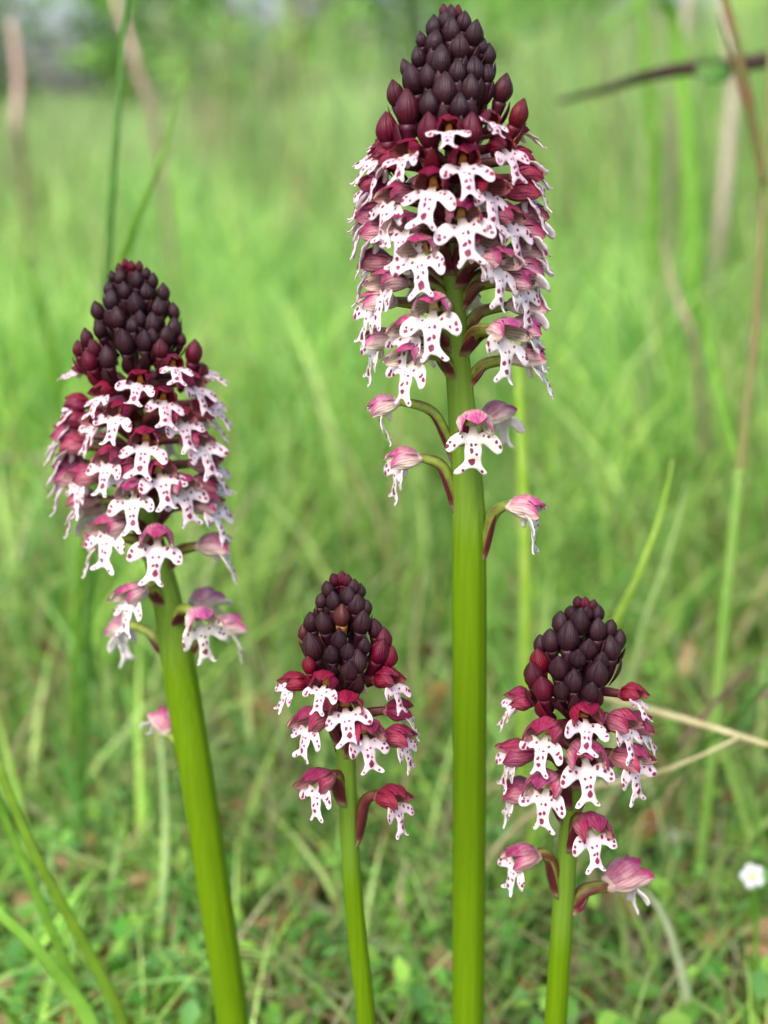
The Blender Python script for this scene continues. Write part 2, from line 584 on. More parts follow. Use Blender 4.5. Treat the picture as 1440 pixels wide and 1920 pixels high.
def bud_mesh(seed):
    rr = random.Random(seed)
    NA, NB = 21, 16
    V, tint, av, F = [], [], [], []
    asp = rr.uniform(.94, 1.1)
    bend = rr.uniform(-.06, .16)
    for j in range(NB + 1):
        t = j / NB
        r = (math.sin(math.pi * min(1, t * 0.97 + .03) ** 0.95)) ** 0.8 * .5
        if t > .72:
            r = r * (1 - .12 * ((t - .72) / .28))
        for i in range(NA):
            a = 2 * math.pi * i / NA
            k = (a * 3 / (2 * math.pi)) % 1.0
            keel = .12 * math.exp(-((k - .5) / .11) ** 2) - .07 * math.exp(-(min(k, 1 - k) / .07) ** 2)
            rr2 = r * (1 + keel * min(1, t * 2) * (1 if t < .8 else .6) + .035 * math.sin(5 * a + seed + 4 * t) + .025 * math.sin(9 * a - 11 * t + 2 * seed))
            V.append(Vector((rr2 * math.cos(a) * .98, rr2 * math.sin(a) * .9 + bend * t * t, t * 1.55 * asp)))
            tint.append(.9)
            av.append((k, t, 0))
    for j in range(NB):
        for i in range(NA):
            i2 = (i + 1) % NA
            F.append((j * NA + i, j * NA + i2, (j + 1) * NA + i2, (j + 1) * NA + i))
    V.append(Vector((0, bend, 1.58 * asp))); tint.append(.9); av.append((.5, 1, 0))
    for i in range(NA):
        F.append((NB * NA + i, NB * NA + (i + 1) % NA, len(V) - 1))
    pv, pf, pa = tube_data(catmull([Vector((0, bend * .1, .25)), Vector((0, .02, -.35)), Vector((0, .16, -.95)), Vector((0, .5, -1.5))], 9), [.36, .33, .29, .26, .24, .22, .2, .18, .16], 12)
    k0 = len(V)
    V += pv; tint += [.2] * len(pv); av += [(.3, .3, 0)] * len(pv)
    F += [tuple(i + k0 for i in f[::-1]) for f in pf]
    return mesh('bud', [v * MM for v in V], F, (M_SEP,), fl={'tint': tint}, vec={'av': av})


BUDS = [bud_mesh(300 + k) for k in range(9)]
BUD_EATEN = BUDS[1].copy()
BUD_EATEN.materials[0] = M_BROWN


V, F, A = tube_data(catmull([Vector((0, -.05, -1.2)), Vector((0, -.36, -.6)), Vector((0, -.5, -.05)), Vector((0, -.5, .4))], 10), [.12, .22, .3, .34, .34, .31, .26, .19, .11, .02], 8, .22, (1, 0, 0))
BUD_BRACT = mesh('bract', [v * MM for v in V], F, (M_SEP,), fl={'tint': [.6] * len(V)}, vec={'av': [(.5, .3, 0)] * len(V)})


class Orchid:
    def __init__(self, name, label, axis, widths, profile, seed, pxmm_r, fs=.96, bs=.93, ls=1.32):
        """axis: (px, py, depth) from the top down; widths: (py, stem width px); profile: (py, half width of the spike px)"""
        self.rs = random.Random(seed)
        self.fs, self.bs, self.ls = fs, bs, ls
        pts = [P(*a) for a in axis]
        last, prev = pts[-1], pts[-2]
        dirn = (last - prev).normalized()
        dirn = (dirn + Vector((0, 0, -1.2))).normalized()
        k = (last.z + 0.004) / -dirn.z
        base = last + dirn * k
        self.axis = axis
        self.root = bpy.data.objects.new(name, None)
        COL.objects.link(self.root)
        self.base = Vector((base.x, base.y, 0))
        self.root.location = self.base
        self.root['label'] = label
        self.root['category'] = 'orchid'
        self.root['group'] = 'spotted orchids in the meadow'
        self.inv = Matrix.Translation(-self.base)
        self.widths, self.profile, self.lipr = widths, profile, pxmm_r
        # stem
        mid = (last + base) / 2 + (last - base).orthogonal().normalized() * 0.0
        path = catmull(pts + [mid, base], 90)
        rad = []
        tv = []
        y0, y1 = axis[0][1], profile[-1][0]
        for p in path:
            py = self.pix(p)[1]
            d = (p - CAM).dot(FWD)
            rad.append(interp(widths, py) * .5 * d / FPX)
            tv.append(float(np.interp(py, [y0, y0 + .25 * (y1 - y0), y0 + .5 * (y1 - y0), y1, y1 + 130], [1.0, .95, .66, .58, .3])) if py < y1 + 300 else .25)
        ph = self.rs.uniform(0, 6)
        V, F, A = tube_data(path, rad, 40, 1.0, None, lambda a, t: 1 + .016 * math.cos(7 * a + ph + 2.0 * t) + .012 * math.cos(12 * a + 2 * ph - 3 * t) + .015 * math.sin(3 * a + 20 * t))
        tint = [tv[min(int(i / 40), len(tv) - 1)] for i in range(len(V))]
        me = mesh('stem', [self.inv @ v for v in V], F, (M_STEM,), fl={'tint': tint})
        obj('stem', me, self.root)

    def pix(self, p):
        q = p - CAM
        d = q.dot(FWD)
        return 720 + FPX * q.dot(RGT) / d, 960 - FPX * q.dot(UPV) / d

    def ax(self, py):
        """axis point at the photo row PY"""
        return P(interp([(a[1], a[0]) for a in self.axis], py), py, interp([(a[1], a[2]) for a in self.axis], py))

    def ax_z(self, z):
        rows = [(P(*a).z, P(*a)) for a in self.axis]
        rows.sort(key=lambda t: t[0])
        zs = [t[0] for t in rows]
        return Vector([float(np.interp(z, zs, [t[1][k] for t in rows])) for k in range(3)])

    def bud(self, px, py, wpx, age=.1, az=None, tilt=None, me=None):
        c = self.ax(py)
        depth = (c - CAM).dot(FWD)
        hw = interp(self.profile, py)
        dx = px - self.pix(c)[0]
        if az is None:
            az = math.asin(max(-.97, min(.97, dx / hw)))
        else:
            az = R(az)
        wpx = wpx * self.bs
        wm = wpx * depth / FPX
        r = max(0, hw * depth / FPX - wm * .45)
        back = r * math.cos(az)
        pos = P(px, py, depth - back * math.cos(PITCH))
        f = Vector((math.sin(az), -math.cos(az), 0))
        top = (py - self.axis[0][1]) / (self.profile[-1][0] - self.axis[0][1])
        if tilt is None:
            tilt = min(40, 4 + 46 * top) + self.rs.uniform(-12, 12)
        if py - self.axis[0][1] < 30:
            tilt = self.rs.uniform(5, 20)
        t = R(tilt)
        up = (ZUP * math.cos(t) + f * math.sin(t)).normalized()
        side = Vector((math.cos(az), math.sin(az), 0))
        side = (side - up * side.dot(up)).normalized()
        fw = up.cross(side)
        M = Matrix((side, fw, up)).transposed().to_4x4()
        spin = Matrix.Rotation(self.rs.uniform(-.4, .4), 4, 'Z')
        s = wm / MM / 0.98 * float(np.interp(wpx, [30, 50], [1.06, .9])) * self.rs.uniform(.9, 1.1)
        M = Matrix.Translation(pos) @ M @ spin @ Matrix.Scale(s, 4) @ Matrix.Translation((0, 0, -0.66 * MM))
        bm_ = self.rs.choice(BUDS)
        o = obj('bud', me or bm_, self.root, self.inv @ M)
        o['age'] = float(age)
        b = obj('bract', BUD_BRACT, o)
        b['age'] = float(age)

    def flower(self, jx, jy, az, span=92, age=.6, lift=10, roll=0, pitch=8, kind=None, lip=None, rscale=1.0, dy=0, withered=False, yaw=0, node_y=None):
        rs = self.rs
        azr = R(az)
        c = self.ax(jy)
        depth = (c - CAM).dot(FWD)
        r = self.lipr * rscale * MM
        J = P(jx, jy, depth - r * math.cos(azr) * math.cos(PITCH))
        s = span * depth / FPX / MM / 8.8 * self.fs
        rad = Vector((math.sin(azr), -math.cos(azr), 0))
        ay = R(az + yaw)
        f0 = Vector((math.sin(ay), -math.cos(ay), 0))
        droop = 7 + 16 * max(0, age - .45)
        lift = lift * .85 - 2 + droop * .8
        if 55 < abs(az) < 112 and not yaw:
            yaw = (18 if abs(az) < 74 else 38) * rs.uniform(.8, 1.15) * (-1 if az > 0 else 1)
            if node_y is not None:
                yaw *= .9
            elif abs(az) > 74:
                lift += 12
        pt = R(pitch - droop)
        f = (f0 * math.cos(pt) + ZUP * math.sin(pt)).normalized()
        side = ZUP.cross(f0) * -1
        side = side.normalized()
        up = side.cross(f).normalized()
        Rm = Matrix((side, f, up)).transposed().to_4x4() @ Matrix.Rotation(R(roll), 4, 'Y')
        li = lip if lip is not None else rs.randrange(len(LIPS))
        lme, Jl = LIPS[li]
        T = Matrix.Translation(Vector((0, 4.5 if abs(az) > 48 else 3.7, -.45)) * MM) @ Matrix.Rotation(R(lift + rs.uniform(-5, 5)), 4, 'X') @ Matrix.Rotation(R(rs.uniform(-8, 8)), 4, 'Y') @ Matrix.Scale(self.ls, 4)
        Jf = T @ (Jl * MM)
        M = Matrix.Translation(J) @ Rm @ Matrix.Scale(s, 4) @ Matrix.Translation(-Jf)
        fl = bpy.data.objects.new('flower', None)
        COL.objects.link(fl)
        fl.parent = self.root
        fl.matrix_local = self.inv @ M
        hs = kind or (HOODS_YOUNG if age < .5 else HOODS_MID if age < .75 else HOODS_OPEN)
        h = rs.choice(hs)
        ag = min(1, max(0, age + rs.uniform(-.06, .06)))
        for me in h:
            o = obj('sepal', me, fl)
            o['age'] = ag
        for me in PETALS:
            obj('petal', me, fl)['age'] = ag
        obj('column', COLUMN, fl)['age'] = ag
        o = obj('lip', lme, fl, T)
        o['age'] = ag
        # ovary from the stem to the neck, and its bract
        neck = M @ Vector((0, 0.35 * MM, 0))
        rd = (neck - self.ax_z(neck.z))
        rd.z = 0
        L = 8.6 * MM * min(1.1, max(.75, s))
        drop = math.sqrt(max((.5 * L) ** 2, L * L - rd.length ** 2))
        nc = self.ax_z(neck.z - drop)
        if node_y is not None:
            nc = self.ax(node_y)
        out = (neck - nc)
        out.z = 0
        out = out.normalized() if out.length > 2e-4 else rad
        sr = interp(self.widths, self.pix(nc)[1]) * .5 * depth / FPX
        nd = nc + out * sr * .85
        hgt = neck.z - nd.z
        path = catmull([nd, nd + ZUP * hgt * .42 + out * (neck - nd).dot(out) * .14, nd + ZUP * hgt * .86 + out * (neck - nd).dot(out) * .42, neck - f * .25 * MM + ZUP * .1 * MM, neck + f * 1.0 * MM], 16)
        rr = [(.55 + .62 * math.sin(math.pi * (k / 15) ** .8)) * MM * min(1.05, s) for k in range(16)]
        ph = rs.uniform(0, 6)
        V, F, A = tube_data(path, rr, 12, 1.0, None, lambda a, t: 1 + .13 * math.cos(3 * a + 5 * t + ph))
        iv = M.inverted()
        g = min(1, max(0, (age - .25) * 1.5))
        tone = []
        for i, a in enumerate(A):
            k = (i % 12) / 12
            tone.append(min(1, max(0, g * .86 - .25 * (1 + math.cos(3 * 2 * math.pi * k + 5 * a + ph)) * .9 + .05)))
        o = obj('ovary', mesh('ovary', [iv @ v for v in V], F, (M_OVARY,), fl={'tone_f': tone}), fl)
        bl = rs.uniform(.62, .82)
        side_b = ZUP.cross(out).normalized()
        bp = []
        for k in range(12):
            t = k / 11
            q = path[min(15, int(t * bl * 13))]
            q2 = path[min(15, int(t * bl * 13) + 1)]
            fr = t * bl * 13 - int(t * bl * 13)
            bp.append(q.lerp(q2, fr) + (out * .75 - ZUP * .5) * (.35 * MM + .55 * MM * math.sin(math.pi * min(1, t * .8 + .15))) * s)
        bp[0] = nd + out * .1 * MM - ZUP * .9 * MM
        wd = [1.75 * MM * s * (math.sin(math.pi * min(1, .22 + .78 * (k / 11)) ** .95) ** .8 + .03) for k in range(12)]
        V, F, A = tube_data(bp, wd, 10, .3, side_b)
        # cup it round the ovary
        obj('bract', mesh('bract', [iv @ v for v in V], F, (M_BRACT,), fl={'tint': A}), fl)
        if withered:
            tip = P(jx, jy, depth - r * math.cos(azr) * math.cos(PITCH))
        return fl


# ------------------------------------------------------------------ the four orchids
# ---- tall one
tall = Orchid('wild_orchid', 'tallest orchid, long dark-tipped spike of spotted white flowers on a straight green stem',
              [(846, 22, .193), (847, 300, .196), (850, 500, .199), (856, 650, .2025), (868, 800, .206), (879, 960, .2095), (880, 1200, .216), (879, 1560, .228), (877, 1925, .240)],
              [(20, 10), (150, 20), (350, 30), (550, 40), (700, 48), (860, 56), (960, 61), (1100, 64), (1925, 60)],
              [(10, 14), (30, 34), (60, 56), (100, 70), (150, 86), (200, 112), (260, 140), (320, 152), (700, 160), (960, 160)], 11, 12.5)
for x, y, wd, a in [(845, 22, 17, .36), (832, 24, 17, .3), (858, 27, 18, .28), (846, 34, 22, .2), (834, 42, 30, .08), (870, 45, 29, .08), (847, 62, 34, .05), (812, 56, 28, .05), (790, 78, 24, .08), (815, 82, 35, .06), (888, 70, 32, .06), (863, 94, 40, .04),
                    (905, 90, 25, .1), (784, 112, 33, .1), (827, 122, 35, .08), (916, 108, 31, .12), (891, 134, 38, .08), (762, 133, 26, .18), (914, 143, 28, .12), (776, 158, 46, .16), (834, 176, 46, .17), (882, 172, 36, .07),
                    (741, 182, 40, .25), (763, 212, 54, .28), (941, 174, 42, .24), (970, 222, 40, .32), (723, 246, 48, .34), (858, 140, 32, .02), (803, 150, 34, .03), (862, 205, 36, .06), (805, 200, 36, .08), (806, 256, 42, .32), (884, 250, 42, .32)]:
    tall.bud(x, y, wd, a)
for y, dx, a in [(40, -12, .1), (58, 14, .1), (80, -26, .1), (98, 24, .1), (120, -8, .1), (145, 40, .15), (150, -44, .15), (180, 10, .2), (200, -60, .3), (205, 52, .3)]:
    tall.bud(846 + dx, y, 32, a, az=180 - dx)
FT = [  # jx, jy, az, span, age, lift, roll, pitch, extra
    (841, 248, -4, 72, .36, 42, 0, 14, {}),
    (925, 230, 38, 56, .36, 40, -14, 14, {}),
    (757, 296, -36, 74, .42, 24, 12, 10, {}),
    (957, 292, 50, 76, .42, 16, -8, 10, {}),
    (874, 318, 10, 87, .46, 22, -3, 10, {}),
    (703, 282, -98, 70, .4, 30, 0, 10, {}),
    (988, 252, 98, 62, .38, 30, 0, 12, {}),
    (998, 312, 92, 80, .45, 20, 0, 8, {}),
    (708, 326, -72, 84, .46, 12, 6, 8, {}),
    (805, 364, -14, 93, .5, 16, 2, 9, {}),
    (921, 373, 34, 88, .52, 10, -8, 8, {}),
    (727, 394, -58, 92, .55, 4, 6, 6, {}),
    (690, 388, -102, 88, .55, 6, 0, 6, {}),
    (1000, 382, 86, 90, .55, 4, 0, 5, {}),
    (871, 428, 10, 96, .62, 8, -4, 8, {}),
    (962, 434, 54, 92, .62, 4, -6, 6, {}),
    (686, 458, -88, 92, .62, -4, 0, 4, {}),
    (1004, 424, 104, 90, .6, 4, 0, 4, {}),
    (788, 490, -20, 94, .68, 6, 4, 8, {}),
    (938, 516, 38, 96, .72, 4, -10, 8, {}),
    (684, 512, -104, 90, .68, -4, 0, 2, {}),
    (1002, 490, 100, 90, .7, 0, 0, 4, {}),
    (716, 556, -62, 90, .75, 2, 8, 6, {}),
    (984, 556, 66, 92, .75, 2, -6, 6, {}),
    (810, 604, -10, 98, .8, 6, 3, 8, {}),
    (950, 650, 28, 97, .84, 4, -6, 8, {}),
    (766, 694, -40, 90, .85, 6, 8, 6, {}),
    (697, 660, -84, 84, .88, -14, 0, 4, {}),
    (1008, 690, 84, 90, .85, 4, 0, 12, {}),
    (1000, 596, 96, 88, .8, -4, 0, 4, {}),
    (888, 822, 6, 92, .95, 2, -2, 4, {'rscale': .85}),
    (714, 786, -84, 76, .92, -20, 0, -10, {'node_y': 855}),
    (742, 884, -82, 82, .86, -6, 0, 2, {'node_y': 950}),
    (940, 790, 140, 84, .9, -10, 0, 20, {}),
    (1000, 978, 66, 86, .9, 2, 0, 4, {'node_y': 1040}),
    (694, 304, -80, 76, .44, 18, 0, 8, {}), (682, 366, -90, 84, .52, 8, 0, 6, {}), (680, 428, -92, 88, .6, 2, 0, 4, {}), (690, 590, -78, 88, .78, -2, 4, 4, {}),
    (1006, 348, 90, 82, .5, 10, 0, 6, {}), (1008, 458, 86, 88, .66, 2, 0, 4, {}), (1006, 528, 88, 88, .74, 0, 0, 4, {}), (1000, 640, 78, 88, .84, 0, -4, 4, {}),
    (756, 446, -40, 88, .62, 6, 6, 6, {'rscale': .85}), (906, 470, 34, 88, .66, 6, -6, 6, {'rscale': .8}), (760, 640, -44, 86, .84, 4, 6, 6, {'rscale': .8}),
]
for jx, jy, az, sp, ag, lf, ro, pi, ex in FT:
    tall.flower(jx, jy, az, sp, ag, lf, ro, pi, **ex)
for jy, dx, az in [(280, 30, 165), (330, -50, -150), (370, 60, 140), (420, -20, -170), (470, 40, 155), (520, -60, -140), (575, 20, 170), (640, -40, -155)]:
    tall.flower(847 + dx, jy, az, 84, .3 + jy / 1100, 10, 0, 8)

# ---- left one, a little farther off and so a little soft
left = Orchid('wild_orchid', 'orchid with a broad dark-tipped spike leaning over, on a thick green stem tilting sideways',
              [(243, 505, .222), (250, 650, .223), (262, 850, .226), (283, 1000, .228), (312, 1120, .230), (338, 1270, .233), (368, 1450, .237), (402, 1680, .244), (437, 1925, .252)],
              [(500, 9), (650, 20), (850, 32), (1000, 42), (1120, 54), (1270, 64), (1500, 62), (1925, 60)],
              [(495, 14), (515, 38), (545, 60), (590, 78), (640, 98), (690, 120), (760, 140), (900, 150), (1200, 150)], 23, 13.5)
for zx, zy, wz, a in [(560, 62, 56, .36), (600, 80, 60, .3), (650, 85, 66, .25), (520, 100, 60, .25), (520, 152, 88, .12), (700, 128, 70, .1), (635, 178, 92, .05), (745, 185, 80, .06), (470, 150, 60, .1), (445, 232, 84, .06), (555, 247, 100, .06), (705, 253, 94, .06),
                      (815, 262, 84, .06), (462, 315, 98, .05), (628, 345, 108, .04), (785, 360, 104, .07), (375, 388, 92, .2), (508, 432, 112, .1), (885, 392, 88, .2), (742, 475, 112, .08), (385, 508, 108, .16), (890, 500, 112, .2), (300, 572, 90, .24),
                      (560, 610, 124, .12), (938, 575, 74, .25), (438, 700, 124, .14), (352, 640, 100, .26), (690, 590, 110, .06), (610, 480, 90, .02), (660, 440, 80, .02), (320, 720, 116, .34), (1020, 668, 140, .33), (740, 560, 90, .06), (835, 552, 112, .16), (800, 640, 100, .26), (240, 640, 90, .3)]:
    left.bud(80 + zx / 3.6, 480 + zy / 3.6, wz / 3.6, a)
for y, dx, a in [(520, -12, .1), (538, 16, .1), (556, -24, .1), (575, 24, .1), (592, -6, .1), (612, 36, .15), (625, -40, .15), (650, 6, .2), (665, -56, .3), (672, 52, .3)]:
    left.bud(247 + dx, y, 28, a, az=180 - dx)
FL = [
    (329, 690, 26, 56, .38, 40, -18, 16), (258, 724, 0, 64, .38, 34, 0, 14), (143, 694, -98, 56, .4, 34, 0, 12), (392, 700, 96, 56, .4, 34, 0, 12), (372, 734, 60, 70, .45, 22, -10, 10),
    (184, 746, -36, 62, .42, 28, 10, 12), (309, 760, 20, 68, .42, 26, -10, 10), (216, 788, -20, 70, .46, 24, 6, 10), (168, 806, -54, 72, .52, 12, 8, 8), (124, 796, -88, 70, .5, 12, 0, 8),
    (270, 842, 5, 79, .52, 18, -2, 9), (382, 846, 54, 78, .56, 12, -8, 8), (200, 878, -30, 76, .58, 12, 6, 8), (304, 902, 24, 82, .56, 22, -4, 9), (120, 852, -84, 78, .58, 4, 0, 6), (117, 884, -98, 76, .6, 2, 0, 4),
    (398, 790, 92, 70, .5, 14, 0, 8), (146, 918, -62, 80, .66, 2, 8, 6), (248, 944, -10, 82, .68, 8, 3, 8), (404, 966, 74, 82, .66, 2, 0, 10), (200, 1012, -34, 84, .72, 6, 6, 8), (293, 1034, 8, 90, .76, 6, -3, 8),
    (421, 1040, 88, 84, .74, -4, 0, 8), (166, 968, -112, 80, .8, -6, 0, 0), (240, 1136, -38, 80, .86, 10, 8, 6), (228, 1196, -128, 76, .88, -14, 0, -16), (379, 1184, 28, 84, .92, 6, -4, 6), (440, 1190, 112, 78, .92, 0, 0, 10),
    (392, 1130, 152, 80, .95, 30, 0, 10),
    (128, 768, -88, 66, .5, 16, 0, 8), (112, 828, -92, 74, .55, 8, 0, 6), (114, 912, -90, 78, .64, 0, 0, 4), (138, 956, -84, 80, .74, 0, 4, 4), (172, 1030, -78, 80, .82, 0, 4, 2),
    (404, 764, 86, 68, .48, 14, 0, 8), (406, 884, 82, 78, .6, 6, 0, 6), (404, 924, 88, 80, .64, 4, 0, 6), (346, 930, 46, 80, .66, 6, -6, 6), (344, 800, 40, 74, .5, 16, -6, 8), (230, 900, -40, 76, .62, 8, 4, 6),
]
for a in FL:
    left.flower(*a)
left.flower(300, 1352, -150, 70, .9, -10, 0, 40, rscale=.6, node_y=1470)
for jy, dx, az in [(720, 20, 165), (770, -40, -150), (820, 50, 145), (870, -20, -165), (925, 40, 155), (980, -30, -160)]:
    left.flower(258 + dx, jy, az, 74, jy / 1300, 10, 0, 8)

# ---- short one between them
mid = Orchid('wild_orchid', 'short orchid with a slender stem and few open flowers, between two taller orchids',
             [(640, 1092, .199), (642, 1250, .2015), (648, 1400, .205), (652, 1500, .208), (657, 1600, .211), (670, 1760, .217), (687, 1925, .223)],
             [(1090, 8), (1200, 18), (1330, 28), (1420, 36), (1500, 35), (1560, 36), (1620, 34), (1925, 36)],
             [(1084, 12), (1102, 32), (1130, 48), (1170, 62), (1215, 76), (1250, 96), (1300, 108), (1600, 110)], 37, 9.5, 1.14, 1.02, 1.08)
for zx, zy, wz, a in [(550, 62, 70, .3), (500, 72, 66, .26), (585, 78, 60, .25), (455, 140, 96, .1), (628, 122, 80, .14), (590, 185, 100, .05), (670, 148, 76, .12), (402, 215, 84, .06), (492, 222, 104, .04), (648, 242, 104, .05), (712, 262, 80, .08), (545, 322, 118, .1),
                      (335, 362, 104, .18), (428, 372, 122, .05), (682, 372, 128, .08), (778, 405, 100, .24), (530, 490, 116, .04), (288, 432, 84, .32), (350, 540, 140, .2), (832, 478, 108, .32), (700, 520, 90, .08), (652, 632, 138, .16),
                      (800, 560, 130, .36), (870, 600, 110, .4), (590, 560, 90, .02), (480, 580, 96, .06), (325, 652, 96, .36), (600, 690, 100, .1)]:
    mid.bud(490 + zx / 3.622, 1070 + zy / 3.622, wz / 3.622, a, me=BUD_EATEN if (zx, zy) in ((545, 322), (288, 432)) else None)
for y, dx, a in [(1108, -8, .1), (1126, 14, .1), (1146, -22, .1), (1166, 22, .1), (1190, -6, .1), (1208, 30, .2), (1216, -34, .2), (1240, 6, .3)]:
    mid.bud(642 + dx, y, 28, a, az=180 - dx)
FM = [
    (537, 1297, -66, 62, .44, 6, 8, 10), (603, 1297, -18, 64, .44, 22, 4, 12), (650, 1344, 4, 78, .5, 12, -2, 10), (742, 1294, 56, 66, .44, 8, -10, 14), (768, 1346, 84, 66, .48, 2, 0, 6),
    (574, 1374, -40, 76, .58, 6, 8, 8), (690, 1396, 22, 78, .58, 8, -4, 8), (762, 1402, 66, 68, .52, 2, -6, 8), (594, 1487, -36, 74, .6, 6, 8, 6), (748, 1520, 52, 72, .52, 2, -8, 10),
]
for i, a in enumerate(FM):
    mid.flower(*a, node_y=1572 if i == 9 else None)
for jy, dx, az in [(1290, 10, 170), (1340, -30, -150)]:
    mid.flower(643 + dx, jy, az, 66, .5, 10, 0, 8)

# ---- short one on the other side of the tall one
rgt = Orchid('wild_orchid', 'short orchid with a knobbly near-black crown of buds and crowded spotted flowers',
             [(1094, 1132, .199), (1090, 1250, .2015), (1082, 1400, .205), (1070, 1520, .2085), (1062, 1620, .212), (1054, 1720, .216), (1041, 1925, .223)],
             [(1130, 8), (1230, 18), (1350, 26), (1450, 32), (1550, 35), (1700, 40), (1925, 42)],
             [(1124, 12), (1142, 34), (1165, 50), (1190, 72), (1230, 84), (1270, 108), (1320, 126), (1500, 130), (1720, 130)], 51, 10.5, 1.16, 1.02, 1.08)
for zx, zy, wz, a in [(590, 75, 60, .32), (545, 68, 56, .25), (635, 85, 56, .26), (507, 128, 76, .12), (597, 135, 76, .14), (665, 135, 74, .1), (555, 195, 104, .05), (442, 195, 84, .05), (662, 238, 96, .05), (735, 225, 76, .08), (490, 288, 120, .04), (325, 322, 84, .18),
                      (385, 300, 92, .08), (788, 292, 84, .12), (745, 345, 120, .07), (605, 348, 110, .03), (318, 425, 104, .34), (435, 465, 122, .14), (288, 508, 110, .26), (658, 500, 120, .1), (545, 400, 90, .02), (520, 540, 100, .1), (450, 590, 90, .16),
                      (620, 600, 90, .12), (340, 580, 110, .32), (680, 420, 84, .03)]:
    rgt.bud(910 + zx / 3.147, 1110 + zy / 3.147, wz / 3.147, a)
for y, dx, a in [(1150, -8, .1), (1168, 14, .1), (1188, -22, .1), (1208, 22, .1), (1230, -6, .1), (1250, 34, .2), (1256, -34, .2), (1280, 6, .3)]:
    rgt.bud(1092 + dx, y, 28, a, az=180 - dx)
FR = [
    (1196, 1316, 48, 58, .42, 24, -14, 16), (1100, 1364, 4, 76, .48, 14, -2, 10), (954, 1326, -82, 66, .46, 0, 0, 10), (1176, 1378, 38, 76, .52, 10, -10, 10), (1211, 1374, 84, 70, .54, 2, 0, 8),
    (1018, 1398, -30, 80, .56, 6, 8, 8), (1101, 1448, 4, 92, .62, 6, -3, 8), (1190, 1448, 46, 82, .56, 4, -8, 8), (952, 1432, -84, 74, .6, -6, 0, 4), (1020, 1500, -28, 84, .64, 6, 8, 6),
    (956, 1500, -98, 74, .64, -6, 0, 2), (1113, 1578, 14, 80, .64, 6, -4, 8), (964, 1630, -66, 74, .7, 2, 4, 4), (1186, 1654, 116, 88, .68, -20, 0, 18),
]
for i, a in enumerate(FR):
    rgt.flower(*a, node_y={12: 1668, 13: 1702}.get(i))
for jy, dx, az in [(1340, 10, 170), (1390, -30, -150), (1440, 40, 145)]:
    rgt.flower(1085 + dx, jy, az, 70, .5, 10, 0, 8)

# ------------------------------------------------------------------ ground and grass
q = Nodes('meadow_soil')
oc = q.objco()
c = q.mix(q.n('MapRange', 0, {0: q.noise(9.0, oc, 6.0), 1: .42, 2: .6}), lin(96, 78, 52), lin(84, 116, 48))
c = q.mix(q.n('MapRange', 0, {0: q.noise(60.0, oc, 5.0), 1: .45, 2: .7}), c, lin(62, 46, 32))
M_SOIL = q.finish(c, .9, .2, q.bump(q.noise(180.0, oc, 5.0), .6, .006))
GN = 140


def rise(x, y):
    """the meadow rises into a bank away from the orchids, mostly on the side of the tall one"""
    y = np.asarray(y, dtype=float)
    u = np.clip((np.asarray(x) / np.maximum(y, .5) + .16) / .34, 0, 1)
    u = u * u * (3 - 2 * u)
    return np.clip(y - 2.0, 0, 11) * (.004 + .040 * u)


gx = np.sign(np.linspace(-1, 1, GN)) * np.abs(np.linspace(-1, 1, GN)) ** 3 * 400
gv, gf = [], []
for j in range(GN):
    for i in range(GN):
        x, y = gx[i], gx[j]
        gv.append((x, y + .4, 0.004 * math.sin(x * 9) * math.sin(y * 7) if abs(x) + abs(y) < 3 else float(rise(x, y + .4)) - .01))
for j in range(GN - 1):
    for i in range(GN - 1):
        a = j * GN + i
        gf.append((a, a + 1, a + GN + 1, a + GN))
obj('ground', mesh('ground', gv, gf, (M_SOIL,)), kind='structure')

q = Nodes('grass_blade')
tone = q.attr('tone', 'Color')
oc = q.objco()
c = q.n('HueSaturation', 0, {'Value': q.math('ADD', q.math('MULTIPLY', q.noise(90.0, oc, 3.0), .5), .75), 'Color': tone})
M_GRASS = q.finish(c, .5, .35, None, .42, c)

rng = np.random.default_rng(7)
GREENS = np.array([lin(108, 153, 64), lin(134, 173, 76), lin(92, 141, 64), lin(151, 183, 88), lin(119, 158, 88), lin(163, 188, 112)])[:, :3]
DRY = np.array([lin(190, 178, 130), lin(168, 142, 104), lin(204, 198, 158)])[:, :3]


